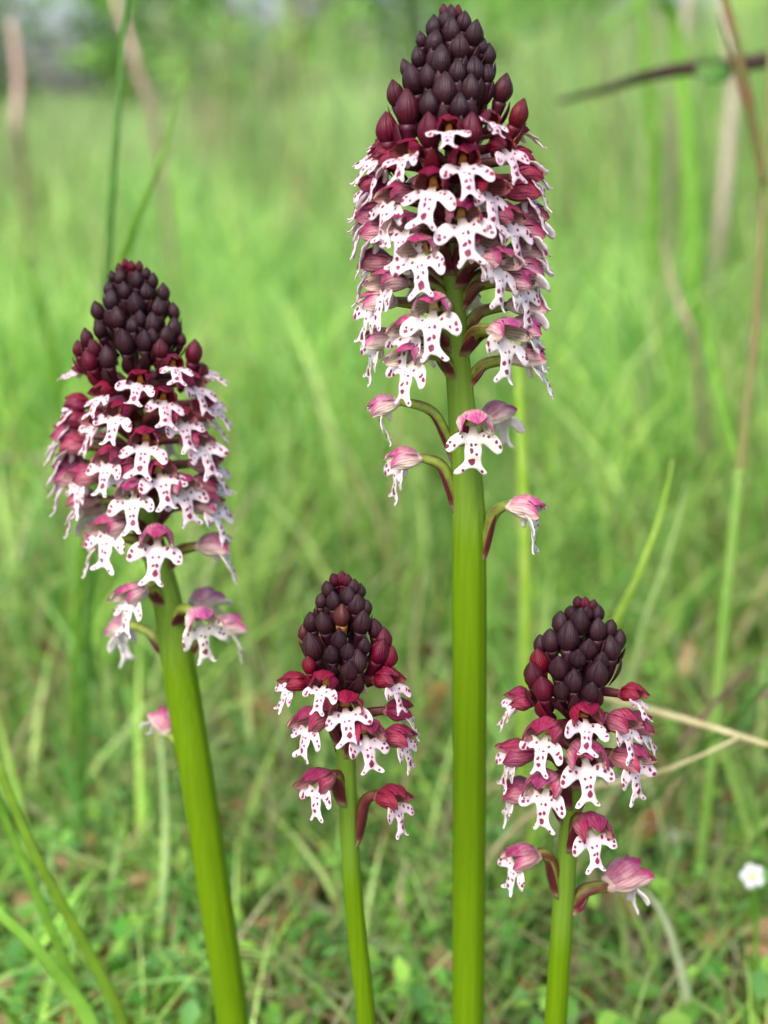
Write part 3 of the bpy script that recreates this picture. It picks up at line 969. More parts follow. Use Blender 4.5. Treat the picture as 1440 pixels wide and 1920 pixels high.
def blades(n, xy, h, wd, lean, dryp, seg=4, bright=1.0):
    """N separate curved blades as numpy arrays"""
    az = rng.uniform(0, 2 * np.pi, n)
    face = az + rng.normal(0, .6, n)
    t = np.linspace(0, 1, seg + 1)
    ln = lean * rng.uniform(.2, 1.6, n)
    hor = (ln[:, None] * h[:, None]) * (t[None] ** 1.8)
    ver = h[:, None] * (t[None] - .35 * np.minimum(1.6, ln[:, None]) * t[None] ** 2.4)
    ver = ver + rise(xy[:, 0], xy[:, 1])[:, None]
    cx = xy[:, 0:1] + hor * np.cos(az)[:, None]
    cy = xy[:, 1:2] + hor * np.sin(az)[:, None]
    ww = wd[:, None] * .5 * (1 - t[None] ** 1.7 * .97)
    sx, sy = -np.sin(face)[:, None] * ww, np.cos(face)[:, None] * ww
    Lf = np.stack([cx - sx, cy - sy, ver], -1)
    Rt = np.stack([cx + sx, cy + sy, ver], -1)
    V = np.stack([Lf, Rt], 2).reshape(n, -1, 3)
    m = (seg + 1) * 2
    base = (np.arange(n) * m)[:, None, None]
    k = np.arange(seg)[None, :, None] * 2
    F = (base + k + np.array([0, 1, 3, 2])[None, None]).reshape(-1, 4)
    colr = GREENS[rng.integers(0, len(GREENS), n)] * rng.uniform(.7, 1.2, (n, 1)) * bright * 1.6
    X, Y = xy[:, 0], xy[:, 1]
    k1 = 5.5 / np.maximum(.35, Y) ** .6
    pat = np.sin(X * k1 * 2.3 + 1.3 * np.sin(Y * k1 * 1.1)) * np.sin(Y * k1 * 1.7 + 1.7 * np.sin(X * k1 * 1.9 + 2))
    colr = colr * (1 + .36 * pat)[:, None]
    far = np.clip((Y - .7) / 2, 0, 1)[:, None] * .3          # greyer with distance: pale haze painted into the blade colours
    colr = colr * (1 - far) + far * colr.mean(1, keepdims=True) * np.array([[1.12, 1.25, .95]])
    dm = rng.random(n) < dryp * (1 - pat)
    colr[dm] = DRY[rng.integers(0, len(DRY), dm.sum())] * rng.uniform(.6, 1.1, (dm.sum(), 1))
    cc = np.ones((n, m, 4)); cc[:, :, :3] = colr[:, None]
    return V.reshape(-1, 3), F, cc.reshape(-1, 4)


def big_mesh(name, V, F, C, mat):
    me = bpy.data.meshes.new(name)
    nv, nf, k = len(V), len(F), F.shape[1]
    me.vertices.add(nv)
    me.vertices.foreach_set('co', V.astype(np.float32).ravel())
    me.loops.add(nf * k)
    me.loops.foreach_set('vertex_index', F.astype(np.int32).ravel())
    me.polygons.add(nf)
    me.polygons.foreach_set('loop_start', np.arange(0, nf * k, k, dtype=np.int32))
    me.polygons.foreach_set('use_smooth', np.ones(nf, dtype=bool))
    me.materials.append(mat)
    me.attributes.new('tone', 'FLOAT_COLOR', 'POINT').data.foreach_set('color', C.astype(np.float32).ravel())
    me.update(calc_edges=True)
    me.validate()
    return me


def field(n, y0, y1, pw=1.0):
    """N spots on the ground between the distances Y0 and Y1, spread a good way past the sides of the view"""
    y = y0 + (y1 - y0) * rng.random(n) ** pw
    x = (rng.random(n) * 2 - 1) * (.50 * y + .13)
    return np.stack([x, y], 1)


def grass(n, y0, y1, h0, h1, w0, w1, lean, dry, pw=1.0, rightgain=0.0, bright=1.0, clump=0):
    n, clump = int(n * 1.33), int(clump * 1.33)
    xy = field(n, y0, y1, pw)
    if clump:
        cen = field(clump, y0, y1, pw)
        xy = cen[rng.integers(0, clump, n)] + rng.normal(0, .012 * (y0 + y1), (n, 2)) * .6
        xy[:, 1] = np.maximum(xy[:, 1], y0)
    h = rng.uniform(h0, h1, n)
    if rightgain:
        sd_ = np.clip(xy[:, 0] / (.3 * xy[:, 1]) + .15, 0, 1)
        h = h * (1 + rightgain * sd_)
    return blades(n, xy, h, rng.uniform(w0, w1, n), lean, dry, bright=bright)


def stuff(name, parts, mat):
    off, Vs, Fs, Cs = 0, [], [], []
    for V, F, C_ in parts:
        Vs.append(V); Fs.append(F + off); Cs.append(C_)
        off += len(V)
    return obj(name, big_mesh(name, np.concatenate(Vs), np.concatenate(Fs), np.concatenate(Cs), mat), kind='stuff')


def tall_clumps(n, k):
    """tall rank grass and dry stems in clumps, mostly on the side of the tall orchid"""
    y = rng.uniform(1.7, 6.5, k * 3)
    u = rng.uniform(-1, 1, k * 3)
    keep = np.argsort(-(u + rng.normal(0, .45, k * 3)))[:k]
    cen = np.stack([u[keep] * (.34 * y[keep] + .1), y[keep]], 1)
    ci = rng.integers(0, k, n)
    xy = cen[ci] + rng.normal(0, .05, (n, 2))
    hk = rng.uniform(.22, .62, k)
    return blades(n, xy, hk[ci] * rng.uniform(.6, 1.1, n), rng.uniform(.004, .009, n), .3, .3)


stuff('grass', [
    grass(7500, .222, .5, .012, .045, .0009, .0021, 1.0, .16),
    grass(1800, .30, .6, .03, .08, .0014, .003, .8, .12),
    grass(6000, .42, 1.3, .04, .12, .0016, .0036, .7, .10, 1.0, .2),
    grass(3500, .6, 1.6, .08, .17, .0018, .004, .55, .10, 1.0, .35, clump=160),
    tall_clumps(2600, 90),
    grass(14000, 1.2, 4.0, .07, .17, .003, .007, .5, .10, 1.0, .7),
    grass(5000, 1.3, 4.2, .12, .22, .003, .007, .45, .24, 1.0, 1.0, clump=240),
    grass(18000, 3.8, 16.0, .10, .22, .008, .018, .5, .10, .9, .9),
], M_GRASS)


# low leafy herbs and dead leaves between the grass
def leaf_field(n, y0, y1, l0, l1, cols, hmax, flat):
    xy = field(n, y0, y1, 1.2)
    V, F, C_ = [], [], []
    prof = [(0, .03), (.2, .6), (.5, 1.0), (.8, .62), (1.0, .03)]
    for i in range(n):
        L = rng.uniform(l0, l1)
        wd = L * rng.uniform(.2, .42)
        az, tl = rng.uniform(0, 6.28), rng.normal(.35, flat)
        f = Vector((math.cos(az) * math.cos(tl), math.sin(az) * math.cos(tl), math.sin(tl)))
        s = Vector((-math.sin(az), math.cos(az), rng.normal(0, .35))).normalized()
        u = f.cross(s)
        o = Vector((xy[i, 0], xy[i, 1], rng.uniform(.002, hmax)))
        cv = rng.uniform(-.3, .35)
        b = len(V)
        cc = cols[rng.integers(0, len(cols))] * rng.uniform(.65, 1.2)
        for t, wv in prof:
            cpt = o + f * (L * t) - u * (cv * L * t * t)
            for k in (-1, 0, 1):
                V.append(cpt + s * (k * wd * wv) + u * (abs(k) * wd * wv * .3))
                C_.append((*cc, 1))
        for j in range(4):
            for k in range(2):
                a = b + j * 3 + k
                F.append((a, a + 1, a + 4, a + 3))
    return np.array([tuple(v) for v in V]), np.array(F), np.array(C_)


HERB = np.array([lin(88, 146, 58), lin(108, 164, 66), lin(98, 150, 78), lin(132, 176, 72)])[:, :3] * 1.5
LITTER = np.array([lin(140, 96, 66), lin(176, 132, 96), lin(112, 74, 52), lin(186, 150, 116)])[:, :3]
stuff('low_herbs', [leaf_field(6800, .222, .8, .003, .0085, HERB, .022, .45), leaf_field(110, .222, .8, .008, .012, HERB, .02, .45)], M_GRASS)
q = Nodes('dead_leaf')
oc = q.objco()
c = q.n('HueSaturation', 0, {'Value': q.math('ADD', q.math('MULTIPLY', q.noise(300.0, oc, 4.0), .8), .6), 'Color': q.attr('tone', 'Color')})
M_DEAD = q.finish(c, .8, .2, None, .1)
stuff('leaf_litter', [leaf_field(1900, .222, 1.0, .005, .014, LITTER, .008, .25), leaf_field(130, .23, .6, .012, .022, LITTER, .014, .3)], M_DEAD)


# ------------------------------------------------------------------ single blades, stalks and twigs that stand out
def m_plain(name, a, b, scale=200.0, trans=.25, rough=.5, stretch=(1, 1, 1), gain=1.0):
    q = Nodes(name)
    oc = q.n('Mapping', 0, {'Vector': q.objco(), 'Scale': stretch})
    a, b = ([min(.85, x * gain) for x in v[:3]] + [1] for v in (a, b))
    c = q.mix(q.n('MapRange', 0, {0: q.noise(scale, oc, 4.0), 1: .35, 2: .65}), a, b)
    return q.finish(c, rough, .35, q.bump(q.noise(scale * 6, oc, 2.0), .3, .0002), trans)


MB = {
    'green': m_plain('blade_green', lin(116, 162, 56), lin(92, 140, 40), gain=1.4, trans=.35),
    'olivegreen': m_plain('blade_olive_green', lin(118, 156, 44), lin(104, 140, 40), gain=1.3, trans=.35),
    'dark': m_plain('blade_dark_green', lin(84, 130, 50), lin(66, 112, 44), gain=1.4, trans=.35),
    'yellow': m_plain('blade_yellow_green', lin(150, 186, 62), lin(168, 196, 92), gain=1.4, trans=.35),
    'bright': m_plain('blade_bright_green', lin(118, 170, 60), lin(134, 180, 74), gain=1.4, trans=.35),
    'pale': m_plain('blade_pale_green', lin(170, 192, 124), lin(150, 176, 116), gain=1.4, trans=.35),
    'grey': m_plain('blade_grey_green', lin(150, 166, 128), lin(172, 182, 146), gain=1.4, trans=.35),
    'straw': m_plain('stalk_straw', lin(212, 206, 160), lin(190, 178, 130), trans=.15),
    'drygrey': m_plain('stalk_dry_grey', lin(186, 178, 156), lin(160, 146, 126), trans=.1),
    'pink': m_plain('stalk_pinkish_dry', lin(214, 180, 168), lin(190, 156, 146), trans=.1),
    'red': m_plain('blade_reddish', lin(136, 100, 66), lin(104, 126, 62), scale=60.0),
    'stemgreen': m_plain('stalk_green', lin(122, 168, 66), lin(138, 176, 84), trans=.2),
    'olive': m_plain('stalk_olive', lin(134, 122, 78), lin(122, 144, 72), scale=40.0, trans=.15),
    'twig': m_plain('twig_bark', lin(52, 36, 32), lin(72, 54, 48), trans=0.0, rough=.8),
    'purple': m_plain('stalk_purple', lin(112, 78, 84), lin(130, 104, 92), trans=.05),
}


def strand(name, label, cat, pts, wpx, mat, group=None, flat=.22, root=True, taper=(.8, 1, .12), n=26, parent=None):
    """a blade or stalk through photo points (px, py, depth), from its foot to its tip; ROOT: it goes down into the ground first"""
    w3 = [P(*p) for p in pts]
    d0 = pts[0][2]
    if root and w3[0].z > 0.004:
        a = w3[0]
        dirn = (a - w3[1]).normalized()
        dirn = (dirn * .5 + Vector((0, .05, -1))).normalized()
        g = a + dirn * (a.z / -dirn.z)
        w3 = [Vector((g.x, g.y, -.003)), (a + g) / 2 + (a - w3[1]).normalized() * a.z * .12] + w3
    path = catmull(w3, n)
    dm = sum(p[2] for p in pts) / len(pts)
    wr = wpx * dm / FPX * .5
    rad = [wr * float(np.interp(k / (n - 1), [0, .45, 1], taper)) for k in range(n)]
    o0 = Vector(path[0])
    o0.z = max(0, o0.z)
    V, F, A = tube_data([p - o0 for p in path], rad, 8, flat, (1, .25, .1) if flat < .9 else None)
    me = mesh(name, V, F, (MB[mat],))
    if parent is not None:
        return obj(name, me, parent, Matrix.Translation(o0 - parent.location))
    o = obj(name, me, label=label, category=cat)
    o.location = o0
    if group:
        o['group'] = group
    return o


GB = 'grass blades standing out of the meadow'
GS = 'dry stalks standing out of the meadow'
strand('grass_plant', 'very long thin dark green blade rising past the crown of the thick-stemmed orchid', 'grass', [(150, 1640, .37), (165, 1200, .335), (186, 800, .315), (203, 480, .305), (218, 250, .30), (240, -40, .30)], 15, 'dark', GB, taper=(1, 1, .6))
strand('grass_plant', 'slanting dark green blade with its tip bent beside the long thin blade', 'grass', [(140, 1480, .41), (150, 1100, .36), (190, 640, .325), (240, 460, .315), (300, 300, .31), (352, 125, .31)], 18, 'green', GB)
strand('grass_plant', 'blurred light green blade leaning over, at the edge of the open meadow', 'grass', [(150, 1000, .56), (100, 680, .52), (60, 520, .5), (22, 420, .5)], 22, 'green', GB)
strand('grass_plant', 'long olive blade arching up out of the low herbs, longer of a close pair', 'grass', [(232, 1925, .262), (200, 1850, .258), (130, 1720, .252), (60, 1590, .246), (-14, 1410, .242)], 23, 'olivegreen', GB, taper=(1, 1, .7))
strand('grass_plant', 'thin light green blade running beside the longer olive blade of the pair', 'grass', [(165, 1915, .268), (120, 1800, .264), (70, 1680, .26), (20, 1560, .256), (-15, 1470, .252)], 20, 'green', GB, taper=(1, 1, .7))
strand('grass_plant', 'broad bright green blade bending out low over the herbs', 'grass', [(175, 1930, .26), (130, 1855, .256), (70, 1780, .25), (-15, 1700, .246)], 32, 'bright', GB, taper=(1, 1, .6))
strand('grass_plant', 'short dark blade crossing the corner of the herb patch', 'grass', [(40, 1930, .265), (10, 1895, .26), (-20, 1860, .256)], 17, 'green', GB)
strand('grass_plant', 'long flat grey-green blade lying slantwise behind two orchid stems', 'grass', [(960, 1915, .325), (850, 1838, .322), (700, 1762, .335), (560, 1680, .352), (430, 1610, .37), (315, 1555, .385)], 24, 'grey', GB, taper=(.9, 1, .3))
strand('grass_plant', 'upright pale green grass stem right behind the tall orchid stem', 'grass', [(976, 1560, .385), (986, 1250, .35), (984, 1000, .335), (975, 760, .325), (968, 640, .32)], 27, 'yellow', GB, flat=.5, taper=(.9, 1, .4))
strand('grass_plant', 'yellow-green blade slanting up from behind the knobbly dark orchid crown', 'grass', [(1010, 1520, .33), (1090, 1300, .30), (1155, 1165, .29), (1200, 1070, .285), (1240, 960, .285), (1262, 860, .285)], 22, 'yellow', GB)
strand('grass_plant', 'thin pale blade parallel to the yellow-green slanting one', 'grass', [(1150, 1420, .37), (1205, 1180, .35), (1250, 1050, .345), (1290, 900, .345)], 16, 'pale', GB)
tg = bpy.data.objects.new('grass_plant', None)
COL.objects.link(tg)
tg.location = P(1290, 1760, .352) * 1.0
tg.location.z = 0
tg['label'], tg['category'], tg['group'] = 'tall jointed grass, bright green below and rusty above, passing in front of the dark twig', 'grass', GB
strand('stem', '', '', [(1300, 1700, .352), (1322, 1540, .345), (1338, 1380, .338), (1356, 1180, .334), (1372, 1030, .332), (1388, 880, .331)], 23, 'stemgreen', flat=.8, taper=(.9, 1, 1), parent=tg)
strand('stem', '', '', [(1386, 900, .331), (1400, 760, .331), (1414, 645, .331), (1424, 480, .331), (1438, 250, .331), (1450, -30, .331)], 20, 'olive', flat=.9, root=False, taper=(1, .8, .5), parent=tg)
strand('leaf', '', '', [(1430, 345, .328), (1412, 225, .325), (1388, 110, .322), (1352, -30, .32)], 25, 'red', root=False, taper=(.4, .8, .5), parent=tg)
strand('leaf', '', '', [(1428, 330, .333), (1400, 200, .33), (1372, 110, .33), (1345, 20, .33)], 15, 'red', root=False, parent=tg)
strand('leaf', '', '', [(1388, 880, .331), (1360, 780, .335), (1330, 640, .34), (1322, 560, .345)], 18, 'green', root=False, taper=(.7, 1, .1), parent=tg)
strand('bramble_twig', 'dark brown bare twig hanging across the meadow behind the orchids', 'twig', [(1560, 92, .42), (1440, 112, .42), (1370, 124, .42), (1290, 128, .42), (1200, 146, .44), (1140, 166, .47), (1050, 190, .5)], 29, 'twig', flat=1.0, root=False, taper=(1, .95, .4))
strand('dry_stalk', 'tall pale grey dry stalk crossing behind the dark twig', 'stalk', [(1290, 900, .95), (1330, 640, .85), (1350, 440, .8), (1368, 250, .8), (1372, 130, .8), (1352, -30, .8)], 26, 'drygrey', GS, flat=.7, taper=(.8, 1, .8))
strand('dry_stalk', 'thin pale dry stalk standing up above the dark twig', 'stalk', [(1230, 640, 1.1), (1268, 200, .95), (1278, 100, .95), (1292, -20, .95)], 20, 'drygrey', GS, flat=.7, taper=(.9, 1, .8))
strand('grass_plant', 'dark green upright grass stem crossing behind the thin end of the twig', 'grass', [(1240, 700, .7), (1222, 250, .66), (1212, 120, .65), (1200, -30, .65)], 22, 'green', GB, flat=.6, taper=(.9, 1, .8))
strand('grass_plant', 'broad bright green leaf blade arching high above the thin end of the twig', 'grass', [(1300, 420, .75), (1268, 60, .72), (1232, 0, .7), (1180, 20, .7), (1125, 68, .7)], 34, 'bright', GB, flat=.18)
strand('dry_stalk', 'pinkish dry stalk standing alone against the dark trees', 'stalk', [(70, 620, 1.2), (44, 330, 1.0), (30, 240, .95), (34, 150, .95), (22, 40, .95)], 17, 'pink', GS, flat=.8, taper=(.6, 1, .7))
strand('dry_stalk', 'slanting pinkish dry stalk behind the long thin green blade', 'stalk', [(330, 560, 1.1), (292, 250, .98), (256, 130, .95), (244, 80, .95), (208, -30, .95)], 15, 'pink', GS, flat=.8, taper=(.6, 1, .8))
strand('dry_stalk', 'pinkish dry blade leaning in the mid meadow, away from the dark trees', 'stalk', [(1320, 800, .62), (1300, 640, .56), (1270, 560, .55), (1240, 445, .55)], 18, 'pink', GS, flat=.3)
strand('dry_stalk', 'pale dry stalk lying level across the open meadow', 'stalk', [(-60, 860, .7), (40, 858, .69), (130, 860, .68), (220, 880, .7)], 22, 'drygrey', GS, flat=.7, root=False, taper=(.9, 1, .5))
strand('dry_stalk', 'creamy straw stalk jutting out past the knobbly-crowned orchid, upper of two', 'stalk', [(1110, 1300, .30), (1225, 1332, .285), (1340, 1365, .275), (1445, 1398, .272)], 17, 'straw', GS, flat=.7, root=False, taper=(.8, 1, .55))
strand('dry_stalk', 'creamy straw stalk jutting out past the knobbly-crowned orchid, lower of two', 'stalk', [(900, 1640, .33), (960, 1560, .315), (1060, 1490, .30), (1190, 1460, .285), (1260, 1440, .275), (1340, 1405, .27), (1390, 1380, .27)], 18, 'straw', GS, flat=.7, taper=(.8, 1, .3))
strand('grass_plant', 'long dark green blade crossing in front of the two straw stalks', 'grass', [(1090, 1640, .325), (1160, 1560, .312), (1240, 1480, .30), (1340, 1380, .29), (1460, 1262, .285)], 17, 'dark', GB, taper=(.8, 1, .7))
strand('dry_stalk', 'thin purplish stalk slanting beside the long dark green crossing blade', 'stalk', [(1270, 1400, .315), (1340, 1318, .31), (1384, 1275, .305), (1460, 1200, .30)], 11, 'purple', GS, flat=.8, root=False)
strand('dry_stalk', 'short purplish stalk end above the straw stalk tips', 'stalk', [(1400, 1322, .31), (1425, 1306, .308), (1470, 1285, .305)], 13, 'purple', GS, flat=.8, root=False, taper=(.4, 1, .9))
strand('grass_plant', 'pale curved blade arching down beside the knobbly-crowned orchid stem', 'grass', [(1296, 1930, .30), (1286, 1860, .297), (1266, 1780, .295), (1234, 1700, .295), (1178, 1640, .30)], 23, 'grey', GB)
strand('dry_stalk', 'thin straw blade hanging below the lowest pink flower of an orchid', 'stalk', [(1225, 1790, .325), (1208, 1745, .31), (1185, 1705, .305), (1160, 1655, .30)], 8, 'straw', GS, flat=.4)
strand('grass_plant', 'pale blade arching over next to the thick orchid stem', 'grass', [(205, 1520, .40), (218, 1430, .39), (238, 1375, .385), (272, 1328, .385), (330, 1300, .385)], 20, 'pale', GB)
strand('grass_plant', 'faint pale green stem standing upright next to the thick orchid stem', 'grass', [(292, 1840, .325), (304, 1700, .325), (311, 1580, .325), (305, 1440, .325), (290, 1330, .33)], 17, 'pale', GB, flat=.6)
strand('grass_plant', 'light green blade sagging in a shallow curve above the herbs', 'grass', [(160, 1510, .38), (195, 1570, .37), (225, 1597, .365), (258, 1590, .36), (285, 1545, .36)], 17, 'pale', GB, root=False, taper=(.4, 1, .2))
strand('dry_stalk', 'rusty pink withered blade between two orchid stems', 'stalk', [(830, 1830, .34), (790, 1780, .338), (760, 1725, .335), (750, 1670, .335), (765, 1610, .335)], 15, 'pink', GS, flat=.35)

# the reddish twig's leaf
tw = [o for o in COL.objects if o.name.startswith('bramble_twig')][0]
V, F, A = tube_data(catmull([P(1352, 106, .419) - tw.location, P(1335, 130, .417) - tw.location, P(1316, 152, .415) - tw.location], 12), [.0008 + .0062 * math.sin(math.pi * k / 11) for k in range(12)], 8, .2, (1, .3, .3))
obj('leaf', mesh('leaf', V, F, (MB['dark'],)), tw)

# small white five-petalled meadow flowers
M_WHITE = m_plain('white_petal', lin(236, 238, 244), lin(222, 226, 238), trans=.25)
M_YEL = m_plain('yellow_eye', lin(226, 214, 90), lin(200, 190, 60), trans=.05)


def white_flower(label, px, py, d, sz, tiltx):
    c = P(px, py, d)
    root = bpy.data.objects.new('white_flower', None)
    COL.objects.link(root)
    root.location = (c.x + .004, c.y + .004, 0)
    root['label'], root['category'], root['group'] = label, 'flower', 'small white meadow flowers'
    R_ = sz * d / FPX * .5
    Rm = Matrix.Translation(c - root.location) @ Matrix.Rotation(R(tiltx), 4, 'X')
    V, F = [], []
    for side in (0, 1):
        for j in range(6):
            t = j / 5
            wv = R_ * (.12 + .33 * math.sin(math.pi * min(1, .1 + .84 * t)) ** .8 if j < 5 else .16)
            for i in (-1, 0, 1):
                V.append((i * wv, R_ * (.1 + t * .9) - (0 if i else .06 * R_ * t), R_ * (.12 * t * t + .06 * abs(i)) - side * .06 * R_))
    for j in range(5):
        for i in range(2):
            a = j * 3 + i
            F.append((a, a + 1, a + 4, a + 3)); F.append((18 + a, 18 + a + 3, 18 + a + 4, 18 + a + 1))
        F.append((j * 3, j * 3 + 3, 18 + j * 3 + 3, 18 + j * 3)); F.append((j * 3 + 2, 18 + j * 3 + 2, 18 + j * 3 + 5, j * 3 + 5))
    me = mesh('petal', V, F, (M_WHITE,))
    for k in range(5):
        obj('petal', me, root, Rm @ Matrix.Rotation(k * 2 * math.pi / 5 + .3, 4, 'Z'))
    pv, pf, _ = tube_data([Vector((0, 0, z * R_)) for z in (-.1, 0, .1, .17, .2)], [.2 * R_, .26 * R_, .24 * R_, .14 * R_, .03 * R_], 10)
    obj('flower_centre', mesh('flower_centre', pv, pf, (M_YEL,)), root, Rm)
    cl = c - root.location
    pv, pf, _ = tube_data(catmull([Vector((0, 0, -.003)), Vector((.001, .002, cl.z * .5)), cl - Vector((0, 0, .1 * R_))], 10), [.0007] * 10, 6)
    obj('stalk', mesh('stalk', pv, pf, (MB['green'],)), root)


white_flower('small white five-petalled flower with a yellow eye, largest of three', 1410, 1642, .29, 47, 62)
white_flower('tiny white flower, brighter of a close pair below the straw stalks', 1268, 1570, .36, 26, 50)
white_flower('tiny greenish white flower, fainter of a close pair below the straw stalks', 1302, 1556, .38, 20, 40)


# dead leaves that can be told apart
def dead_leaf(label, px, py, d, L, wd, az, tilt, a, b, curl=.3):
    c = P(px, py, d)
    V, F = [], []
    NJ, NI = 9, 4
    for side in (0, 1):
        for j in range(NJ + 1):
            t = j / NJ
            ww = wd * .5 * math.sin(math.pi * min(1, .03 + .96 * t)) ** .8
            for i in range(NI + 1):
                u = -1 + 2 * i / NI
                V.append((L * (t - .5), u * ww, curl * wd * u * u + .12 * L * math.sin(3 * t) * curl + .03 * L * math.sin(7 * t + 3 * u) - side * .0003))
    W = NI + 1
    S = W * (NJ + 1)
    for j in range(NJ):
        for i in range(NI):
            k = j * W + i
            F.append((k, k + 1, k + W + 1, k + W)); F.append((S + k, S + k + W, S + k + W + 1, S + k + 1))
    m = m_plain('dead_leaf_skin', lin(*a), lin(*b), 160.0, .12, .75)
    o = obj('dead_leaf', mesh('dead_leaf', V, F, (m,)), label=label, category='dead leaf', group='dead leaves on the ground')
    o.matrix_world = Matrix.Translation(c) @ Matrix.Rotation(R(az), 4, 'Z') @ Matrix.Rotation(R(tilt), 4, 'Y')


dead_leaf('pale tan folded dead leaf standing on edge near the bright green jointed stem', 1292, 1232, .44, .016, .007, 70, -68, (196, 176, 136), (160, 138, 100), .7)
dead_leaf('rusty brown dead leaf among herbs near the pair of long blades', 160, 1512, ground_depth(1512) - .012, .02, .011, 10, -8, (176, 118, 78), (146, 96, 60))
dead_leaf('pinkish brown dead leaf lying against the thick orchid stem', 440, 1530, ground_depth(1530) - .012, .018, .010, -30, 10, (188, 142, 108), (160, 112, 84))
dead_leaf('reddish brown dead leaf in the low herbs beside the broad bright blade', 215, 1805, ground_depth(1805) - .006, .014, .009, 40, -12, (132, 84, 58), (104, 62, 44))
dead_leaf('dark brown dead leaf under the flat grey-green blade', 470, 1790, ground_depth(1790) - .006, .016, .010, -20, 8, (122, 84, 62), (90, 58, 44))
dead_leaf('small orange-brown dead leaf beyond the bright jointed stem', 1345, 1160, .5, .012, .007, 20, -20, (188, 128, 66), (150, 100, 50))

# ------------------------------------------------------------------ trees and shrubs along the far edge
M_BARK = m_plain('tree_bark', lin(112, 96, 84), lin(84, 70, 58), 14.0, 0.0, .9, (1, 1, .3))
q = Nodes('tree_leaf')
tone = q.attr('tone', 'Color')
M_LEAF = q.finish(tone, .55, .3, None, .35)


def tree(label, x, y, h, spread, low, n, cols, name='tree', leafsz=.07, seed=1):
    rr = np.random.default_rng(seed)
    pr = random.Random(seed)
    root = bpy.data.objects.new(name, None)
    COL.objects.link(root)
    root.location = (x, y, float(rise(x, y)) - .02)
    root['label'], root['category'], root['group'] = label, name, 'trees and bushes along the meadow edge'
    Vt, Ft = [], []
    tips = []

    def limb(pts, r0, r1, k=8):
        V, F, _ = tube_data(catmull(pts, k), list(np.linspace(r0, r1, k)), 8)
        b = len(Vt)
        Vt.extend(V)
        Ft.extend(tuple(i + b for i in f) for f in F)
    r0 = .022 * h
    top = Vector((pr.uniform(-.1, .1) * h, pr.uniform(-.1, .1) * h, h * .8))
    limb([Vector((0, 0, -.05)), Vector((pr.uniform(-.04, .04) * h, 0, h * .3)), top], r0, r0 * .25, 10)
    nl = 14
    for k in range(nl):
        t = low + (.85 - low) * k / nl
        st = top * t
        a = k * 2.4 + pr.uniform(-.4, .4)
        ln = spread * (1.05 - .55 * abs(t - .45)) * pr.uniform(.7, 1.1)
        en = st + Vector((math.cos(a) * ln, math.sin(a) * ln, ln * pr.uniform(-.05, .5)))
        limb([st, (st + en) / 2 + Vector((0, 0, ln * .12)), en], r0 * .3, r0 * .06, 6)
        tips += [(st.lerp(en, f), ln * .34) for f in (.45, .7, .95)]
    tips.append((top, spread * .4))
    obj('trunk', mesh('trunk', Vt, Ft, (M_BARK,)), root)
    ci = rr.integers(0, len(tips), n)
    cen = np.array([tuple(tips[i][0]) for i in ci])
    rad = np.array([tips[i][1] for i in ci])
    pos = cen + rr.normal(0, .55, (n, 3)) * rad[:, None] * np.array([1, 1, .8])
    pos[:, 2] = np.maximum(pos[:, 2], .06)
    a = rr.normal(size=(n, 3)); a /= np.linalg.norm(a, axis=1)[:, None]
    b = np.cross(a, rr.normal(size=(n, 3))); b /= np.linalg.norm(b, axis=1)[:, None]
    sz = leafsz * rr.uniform(.6, 1.3, (n, 1))
    V = np.stack([pos - a * sz, pos + b * sz * .45, pos + a * sz, pos - b * sz * .45], 1).reshape(-1, 3)
    F = np.arange(n * 4).reshape(-1, 4)
    cl = np.array([lin(*c)[:3] for c in cols])
    tcol = 2.1 * cl[(ci * 7) % len(cl)] * rr.uniform(.75, 1.25, (n, 1))
    C_ = np.ones((n, 4, 4)); C_[:, :, :3] = tcol[:, None]
    obj('crown', big_mesh('crown', V, F, C_.reshape(-1, 4), M_LEAF), root)


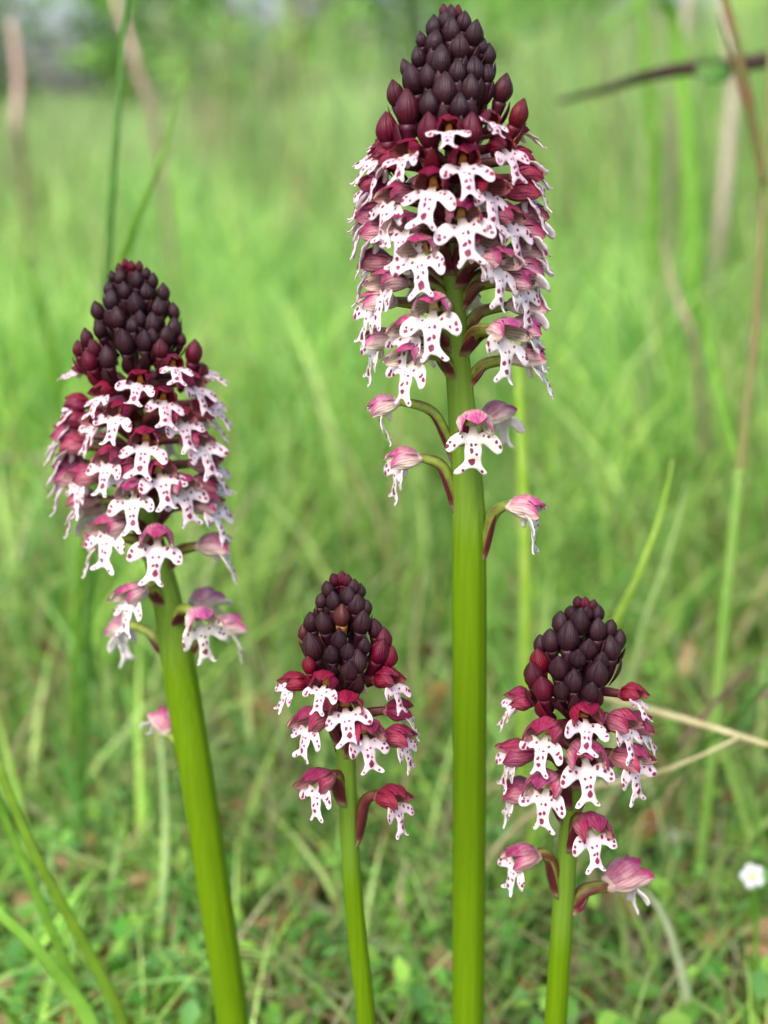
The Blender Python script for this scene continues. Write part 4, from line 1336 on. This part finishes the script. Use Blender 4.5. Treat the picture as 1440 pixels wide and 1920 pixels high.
DK = [(62, 92, 46), (78, 108, 52), (54, 82, 48)]
LT = [(104, 146, 64), (122, 160, 76), (92, 134, 60)]
GY = [(110, 122, 92), (92, 108, 76), (122, 132, 100)]
tree('dark green tree behind the pinkish dry stalk that stands alone', -3.4, 11.0, 3.4, 1.5, .10, 300, DK, seed=1)
tree('dark bushy tree next to the gap where the sky shows low', -2.05, 10.4, 3.0, 1.0, .10, 560, DK, seed=2)
tree('mid green tree behind the two long thin blades', -1.5, 9.6, 3.2, .75, .05, 2600, LT, seed=3)
tree('grey-green thin tree with sky showing through its top', -.75, 11.5, 3.6, 1.1, .06, 560, GY, seed=4)
tree('dark green tree behind the tall orchid crown', .15, 11.8, 3.6, 1.3, .06, 3200, DK, seed=5)
tree('grey-green tree beyond the dark twig', 1.7, 11.5, 3.6, 1.5, .05, 3200, GY, seed=6)
tree('light green tree beyond the dark twig, next to the grey-green one', 3.6, 10.5, 3.4, 1.5, .05, 3000, LT, seed=7)
tree('low light green bush between the far trees and the tall orchid', .75, 6.2, .95, .42, .1, 2200, LT, 'bush', .04, seed=8)
tree('low yellowish bush under the grey-green far tree', 1.75, 5.4, 1.0, .45, .1, 2400, [(140, 176, 80), (124, 164, 70), (156, 186, 96)], 'bush', .04, seed=9)
tree('low dark bush under the dark green far tree', -.35, 7.5, .8, .4, .1, 1800, GY + LT, 'bush', .04, seed=10)
tree('low dark bush under the tree behind the lone pinkish stalk', -2.6, 8.2, .95, .5, .1, 700, DK + GY, 'bush', .05, seed=11)
tree('low mid green bush under the tree behind the two thin blades', -1.55, 8.6, .9, .5, .1, 900, DK + LT, 'bush', .05, seed=12)
tree('low grey-green bush between the thin-topped tree and the meadow', -.95, 7.0, .7, .4, .1, 700, GY + LT, 'bush', .04, seed=13)
tree('dark green tree standing away at the far end of the tree line', -5.6, 11.5, 3.6, 1.6, .08, 1500, DK, seed=14)
tree('light green tree standing away at the far end of the tree line', 5.9, 11.0, 3.6, 1.6, .08, 1800, LT, seed=15)
